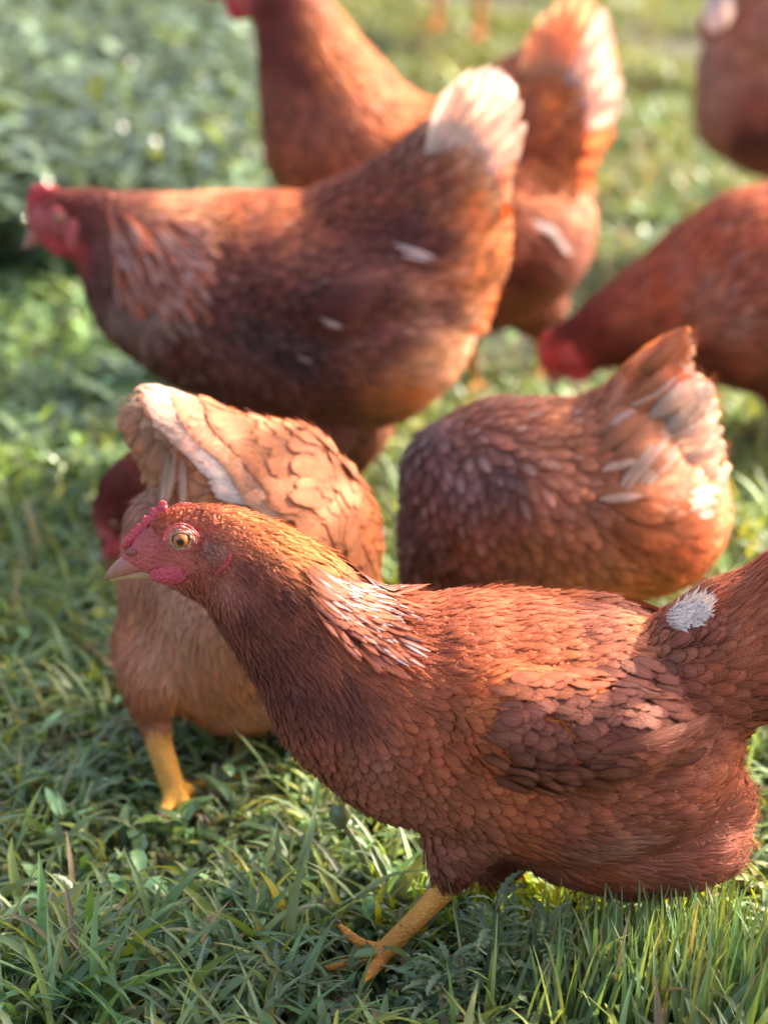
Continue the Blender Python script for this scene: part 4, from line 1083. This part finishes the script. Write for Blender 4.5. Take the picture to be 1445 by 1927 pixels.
# ================================================================== grass, weeds, straw
def ribbon(name, n, pos, length, width, colfn, mat, lean0=(5, 40), bendr=(20, 120), seed=1, rows=6, az=None, flat=1.0, kind='stuff', cols=2):
    r = np.random.default_rng(seed)
    L = length; W = width
    a = r.uniform(0, 2 * math.pi, n) if az is None else az
    phi = np.radians(r.uniform(*lean0, n)); kap = np.radians(r.uniform(*bendr, n))
    tw = r.normal(0, .5, n)
    dirx, diry = np.cos(a), np.sin(a)
    sidex, sidey = -np.sin(a + tw), np.cos(a + tw)
    V = np.zeros((n, rows, cols, 3)); U = np.zeros((n, rows, cols, 2))
    cur = np.stack([pos[:, 0], pos[:, 1], np.full(n, -.006)], 1)
    swerve = r.normal(0, .35, n)
    for i in range(rows):
        t = i / (rows - 1)
        if i:
            ang = phi + kap * t ** 1.5
            step = L / (rows - 1)
            aa = a + swerve * t
            cur = cur + np.stack([np.cos(aa) * np.sin(ang) * step, np.sin(aa) * np.sin(ang) * step, np.cos(ang) * step], 1)
            cur[:, 2] = np.maximum(cur[:, 2], .002 + .004 * r.random(n))
        w = W * (.55 + .45 * math.sin(math.pi * min(t * 1.1, 1) * .8 + .3)) * (1 - t ** 3.5) * .5 + .0002
        for c in range(cols):
            u = -1 + 2 * c / (cols - 1)
            V[:, i, c, 0] = cur[:, 0] + sidex * w * u
            V[:, i, c, 1] = cur[:, 1] + sidey * w * u
            V[:, i, c, 2] = cur[:, 2] + (abs(u) * w * .45 if cols == 3 else 0)
            U[:, i, c] = (u, t)
    C = colfn(r, n)
    k = rows * cols
    C = np.repeat(C, k, axis=0).reshape(n, rows, cols, 3)
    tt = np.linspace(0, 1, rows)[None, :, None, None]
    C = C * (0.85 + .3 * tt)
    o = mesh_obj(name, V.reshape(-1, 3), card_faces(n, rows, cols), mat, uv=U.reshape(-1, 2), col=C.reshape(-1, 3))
    return o

def field_pos(r, n, y0, y1, pad=.12, clump=0):
    """ground spots spread over the meadow in the picture and a margin round it"""
    Y = np.sqrt(r.uniform(y0 ** 2, y1 ** 2, n))
    hw = Y * 1.08 * (PW / 2) / FPX * 1.15 + pad
    X = r.uniform(-1, 1, n) * hw
    if clump:
        k = r.integers(0, clump, n)
        cx, cy = X[:clump], Y[:clump]
        m = r.random(n) < .75
        X = np.where(m, cx[k] + r.normal(0, .012, n), X); Y = np.where(m, cy[k] + r.normal(0, .012, n), Y)
    return np.stack([X, Y], 1)

def noise2(p, sc, seed=0):
    r = np.random.default_rng(seed); v = 0
    for i in range(5):
        k = r.normal(0, sc, 2); v = v + np.sin(p[:, 0] * k[0] + p[:, 1] * k[1] + r.uniform(0, 6))
    return v / 5

def greens(base, var=.25, dry=.06):
    base = np.array(base)
    def f(r, n):
        C = base[None] * r.uniform(1 - var, 1 + var, (n, 1)) * (1 + r.normal(0, .08, (n, 3)))
        yel = r.random(n) < .18
        C[yel] = C[yel] * np.array((1.5, 1.15, .6))
        d = r.random(n) < dry
        C[d] = np.array((.30, .22, .12)) * r.uniform(.5, 1.3, (d.sum(), 1))
        return np.clip(C, .005, .9)
    return f

r = np.random.default_rng(11)
GREEN = (.11, .165, .06)
foot = G(735, 1800)[:2]
def trim(p, L):
    d1 = np.hypot((p[:, 0] - foot[0]) / 1.3, (p[:, 1] - foot[1] + .05) / 2.0)
    g3 = G(325, 1510)
    d2 = np.minimum(np.hypot(p[:, 0] - G(850, 1745)[0], p[:, 1] - G(850, 1745)[1] + .02), np.hypot(p[:, 0] - g3[0], (p[:, 1] - g3[1] + .07) / 2.2) * .5)
    f = np.clip(np.minimum(d1, d2) / .05, .22, 1)
    f = np.where(noise2(p, 22, 3) < -.42, f * .55, f)
    return L * f
# short under-layer everywhere
n = 60000; p = field_pos(r, n, 1.30, 5.6); p = p[(noise2(p, 22, 3) > -.40) | (p[:, 1] > 2.3) | (r.random(n) < .25)]; n = len(p); p = p[(p[:, 1] < 2.6) | (noise2(p, 7, 8) + .5 * noise2(p, 19, 9) > -.22 - .2 * r.random(n))]; n = len(p)
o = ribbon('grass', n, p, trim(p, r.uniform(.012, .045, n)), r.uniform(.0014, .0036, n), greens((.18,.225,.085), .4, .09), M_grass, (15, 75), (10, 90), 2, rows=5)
tag(o, 'short green lawn grass covering the ground among the hens', 'grass', kind='stuff')
# main longer blades
n = 26000; p = field_pos(r, n, 1.30, 2.6, clump=1500)
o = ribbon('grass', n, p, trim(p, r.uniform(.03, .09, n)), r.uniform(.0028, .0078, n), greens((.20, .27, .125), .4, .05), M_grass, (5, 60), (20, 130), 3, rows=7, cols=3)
tag(o, 'longer bent grass blades tangled around the nearer hens', 'grass', kind='stuff')
n = 26000; p = field_pos(r, n, 2.5, 6.0, clump=2500)
wk = (p[:, 0] < -.02 - .05 * (p[:, 1] - 2.5)) & (p[:, 1] > 2.55) & (r.random(n) < .8)
p = p[~wk & (noise2(p, 7, 8) + .5 * noise2(p, 19, 9) > -.22 - .25 * r.random(n))]; n = len(p)
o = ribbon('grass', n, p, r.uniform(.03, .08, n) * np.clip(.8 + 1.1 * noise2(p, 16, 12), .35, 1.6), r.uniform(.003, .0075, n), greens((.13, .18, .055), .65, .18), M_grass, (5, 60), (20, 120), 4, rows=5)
tag(o, 'blurred sunlit meadow grass behind the flock', 'grass', kind='stuff')
# dead straw bits lying about
n = 6000; p = field_pos(r, n, 1.3, 5.8, clump=260)
def straw(r, n): return np.array((.34, .24, .14)) * r.uniform(.4, 1.3, (n, 1))
o = ribbon('dry_straw', n, p, r.uniform(.02, .06, n), r.uniform(.001, .003, n), straw, M_grass, (55, 88), (0, 40), 5, rows=5)
tag(o, 'dead straw coloured stems scattered in the grass', 'straw', kind='stuff')

def tuft(name, px, py, n, spread, lmin, lmax, w, col, label, seed, az=None, lean=(0, 25), bend=(5, 45), group=None):
    r = np.random.default_rng(seed); c = G(px, py)[:2]
    p = c + r.normal(0, 1, (n, 2)) * np.array(spread)
    a = None if az is None else np.radians(r.normal(az, 28, n))
    o = ribbon(name, n, p, r.uniform(lmin, lmax, n), r.uniform(w * .6, w * 1.3, n), greens(col, .3, .03), M_grass, lean, bend, seed, rows=8, cols=3, az=a)
    tag(o, label, 'grass tuft', group); return o
tuft('grass_tuft', 1290, 1925, 900, (.05, .022), .045, .092, .0034, (.135, .205, .08), 'dense tuft of tall fine grass blades at the bottom right corner', 61, az=70)
tuft('grass_tuft', 150, 1900, 90, (.03, .03), .06, .12, .0075, (.13, .22, .085), 'clump of broad bent grass blades at the bottom left corner', 62, lean=(5, 45), bend=(20, 110))
tuft('grass_tuft', 420, 1800, 60, (.03, .03), .045, .08, .0065, (.13, .21, .09), 'loose clump of broad grass blades below the yellow-legged hen', 63, lean=(5, 45), bend=(20, 120))
tuft('grass_tuft', 1060, 1735, 420, (.07, .025), .02, .045, .004, (.30, .38, .05), 'tuft under the belly of the front hen, its sunlit yellow-green painted in', 64)  # backlit glow of the grass given by a brighter blade colour

# broad leaved weeds
def leaf(acc, base, az, el, L, W, col, droop=.5, fold=.25, teeth=0, rows=9):
    d = np.array((math.cos(az) * math.cos(el), math.sin(az) * math.cos(el), math.sin(el)))
    side = np.array((-math.sin(az), math.cos(az), 0)); V, U = [], []
    cur = np.array(base, float); e = el
    for i in range(rows):
        t = i / (rows - 1)
        if i:
            e = el - droop * t * 1.5
            d = np.array((math.cos(az) * math.cos(e), math.sin(az) * math.cos(e), math.sin(e))); cur = cur + d * L / (rows - 1)
        up = np.cross(d, side); up = up if up[2] > 0 else -up
        w = W * .5 * (math.sin(math.pi * t ** .8) ** .75 if 0 < t < 1 else .04)
        if teeth and i % 2: w *= (1 - teeth)
        for u in (-1, -.5, 0, .5, 1):
            V.append(cur + side * u * w + up * (abs(u) * w * fold + math.sin(i * 1.9 + u) * W * .03)); U.append((u, t))
    acc.add(V, card_faces(1, rows, 5), U, col)

def weed_mass(name, label, region, n, hgt, Lr, Wr, col, seed, cat='weeds'):
    r = np.random.default_rng(seed); a = Acc()
    for i in range(n):
        px, py = r.uniform(region[0], region[2]), r.uniform(region[1], region[3])
        g = G(px, py); k = r.integers(4, 9); hh = hgt * r.uniform(.4, 1.15)
        lx, ly = r.normal(0, .02, 2)
        for j in range(k):
            t = (j + .5) / k
            b = g + np.array((lx * t, ly * t, hh * t))
            c = np.array(col) * r.uniform(.7, 1.35)
            if r.random() < .12: c = c * np.array((1.5, 1.3, .7))
            elif r.random() < .22: c = c * 2.4  # pale leaves painted in place of whitish glints
            leaf(a, b, r.uniform(0, 6.28), r.uniform(-.1, 1.0), r.uniform(*Lr), r.uniform(*Wr), np.clip(c, 0, .9), droop=r.uniform(.1, .9), rows=6)
    o = a.build(name, M_leaf); tag(o, label, cat, kind='stuff'); return o
weed_mass('leafy_weeds', 'bushy grey-green leafy weeds growing behind the chestnut hen at the upper left', (-120, -60, 520, 560), 1500, .18, (.03, .07), (.010, .022), (.085, .12, .075), 71)
weed_mass('leafy_weeds', 'low broad leaved weeds in the grass under the chestnut hen', (-60, 560, 420, 960), 330, .05, (.025, .055), (.006, .014), (.11, .17, .06), 72)
weed_mass('leafy_weeds', 'scattered small clover and dock leaves in the lawn', (-60, 200, 1500, 1880), 900, .025, (.012, .03), (.006, .012), (.12, .2, .08), 73)

def thistle(px, py, label, seed, hgt=.07, L=.042):
    r = np.random.default_rng(seed); g = G(px, py); e = bpy.data.objects.new('thistle', None); scene.collection.objects.link(e); e.location = g
    tag(e, label, 'weed plant', 'grey-green thistle like weeds in front of the hen')
    s_ = Acc(); top = g + np.array((r.normal(0, .01), 0, hgt))
    tube(s_, [g + (top - g) * t - np.array((0, 0, .01 * (1 - t))) for t in (0, .35, .7, 1)], [.0022, .002, .0016, .0008], (.10, .14, .09), 8)
    s_.build('stem', M_thistle, e, origin=g)
    a = Acc()
    for i in range(22):
        t = i / 22
        b = g + (top - g) * t; az = i * 2.4 + r.normal(0, .3); LL = L * (1.1 - .5 * t) * r.uniform(.8, 1.15)
        col = np.array((.17, .215, .12)) * r.uniform(.75, 1.25)
        leaf(a, b, az, .35 + .8 * t, LL, LL * .22, col, droop=.5 + .5 * r.random(), fold=.35, teeth=.5, rows=13)
        for j in range(3):   # side lobes
            q = .3 + .2 * j
            bb = b + np.array((math.cos(az) * math.cos(.3), math.sin(az) * math.cos(.3), .25 * (1 - q))) * LL * q
            for sg in (-1, 1): leaf(a, bb, az + sg * .8, .35 + .3 * t, LL * .32 * (1.2 - q), LL * .08, col * r.uniform(.9, 1.1), droop=.4, fold=.3, rows=6)
    a.build('leaves', M_thistle, e, origin=g)
for i, (px, py, lb, hh) in enumerate([(905, 1900, 'grey-green thistle weed below the front hen, tallest and most upright one', .085), (1010, 1880, 'grey-green thistle weed beside the tall grass tuft', .06),
        (800, 1925, 'small thistle weed at the bottom edge left of the tallest one', .05), (560, 1900, 'flat woolly thistle rosette left of the front hen foot', .03)]):
    thistle(px, py, lb, 80 + i, hh)

def seed_stalk():
    g = G(700, 1700); g2 = P(640, 1545, g[1] + .01); e = bpy.data.objects.new('seed_stalk', None); scene.collection.objects.link(e); e.location = g
    tag(e, 'pale blurred weed stalk with a bud leaning left of the front hen breast', 'weed stalk')
    a = Acc()
    q = [g + (g2 - g) * t + np.array((.006 * math.sin(t * 3), 0, 0)) for t in np.linspace(0, 1, 8)]
    tube(a, q, [.0032, .003, .0028, .0026, .0026, .0024, .0024, .0022], (.20, .23, .10), 10); a.build('stem', M_leaf, e, origin=g)
    a = Acc()
    tube(a, [g2 + np.array((0, 0, z)) for z in (-.006, 0, .006, .012, .017)], [.002, .0065, .008, .006, .002], (.22, .25, .12), 12)
    for k in range(10): leaf(a, g2 + np.array((0, 0, .006)), k * .63, .9, .016, .005, (.2, .24, .12), droop=-.2, rows=5)
    a.build('bud', M_leaf, e, origin=g)
seed_stalk()

# ================================================================== unseen tree added beside the flock; bough shaped to shade the lower left lawn
def added_tree():
    hx, hy = math.cos(SUN_AZ), math.sin(SUN_AZ)
    def S(s_, c_, z): return np.array((s_ * hx - c_ * hy, s_ * hy + c_ * hx, z))
    r = np.random.default_rng(91); o = S(2.6, 1.12, 0); e = bpy.data.objects.new('added_shade_tree', None); scene.collection.objects.link(e); e.location = o
    tag(e, 'added unseen tree right of the flock, its low bough placed to shade the grass', 'tree')
    a = Acc(); tube(a, [S(2.6, 1.12, -.05), S(2.6, 1.13, .6), S(2.58, 1.10, 1.2), S(2.6, 1.14, 2.0), S(2.62, 1.1, 2.7)], [.035, .03, .026, .02, .006], (.12, .09, .06), 12)
    a.build('trunk', M_thistle, e, origin=o)
    B = [S(2.58, 1.12, 1.18), S(2.55, 1.38, 1.34), S(2.5, 1.6, 1.335), S(2.5, 1.85, 1.315), S(2.5, 2.08, 1.28)]
    a = Acc(); tube(a, B, [.016, .012, .009, .006, .003], (.12, .09, .06), 8); a.build('bough', M_thistle, e, origin=o)
    a = Acc()
    for i in range(1000):
        t = r.uniform(.28, 1); k = t * 3.999; p = B[int(k)] * (1 - k % 1) + B[int(k) + 1] * (k % 1)
        p = p + np.array((r.normal(0, .07), r.normal(0, .03), np.clip(r.normal(-.005, .022), -.05, .035)))
        leaf(a, p, r.uniform(0, 6.28), r.uniform(-.6, .8), r.uniform(.03, .05), r.uniform(.018, .03), np.array((.07, .13, .03)) * r.uniform(.7, 1.3), rows=5)
    for i in range(600):
        p = S(2.5 + r.normal(0, .08), 1.16 + r.normal(0, .07), 1.02 + r.normal(0, .075))
        leaf(a, p, r.uniform(0, 6.28), r.uniform(-.6, .8), r.uniform(.03, .05), r.uniform(.018, .03), np.array((.07, .13, .03)) * r.uniform(.7, 1.3), rows=5)
    for i in range(1200):
        p = S(2.6 + r.normal(0, .25), 1.1 + r.normal(0, .22), 2.35 + r.normal(0, .25))
        leaf(a, p, r.uniform(0, 6.28), r.uniform(-.6, .8), r.uniform(.035, .055), r.uniform(.02, .032), np.array((.07, .13, .03)) * r.uniform(.7, 1.3), rows=5)
    a.build('crown', M_leaf, e, origin=o)
added_tree()
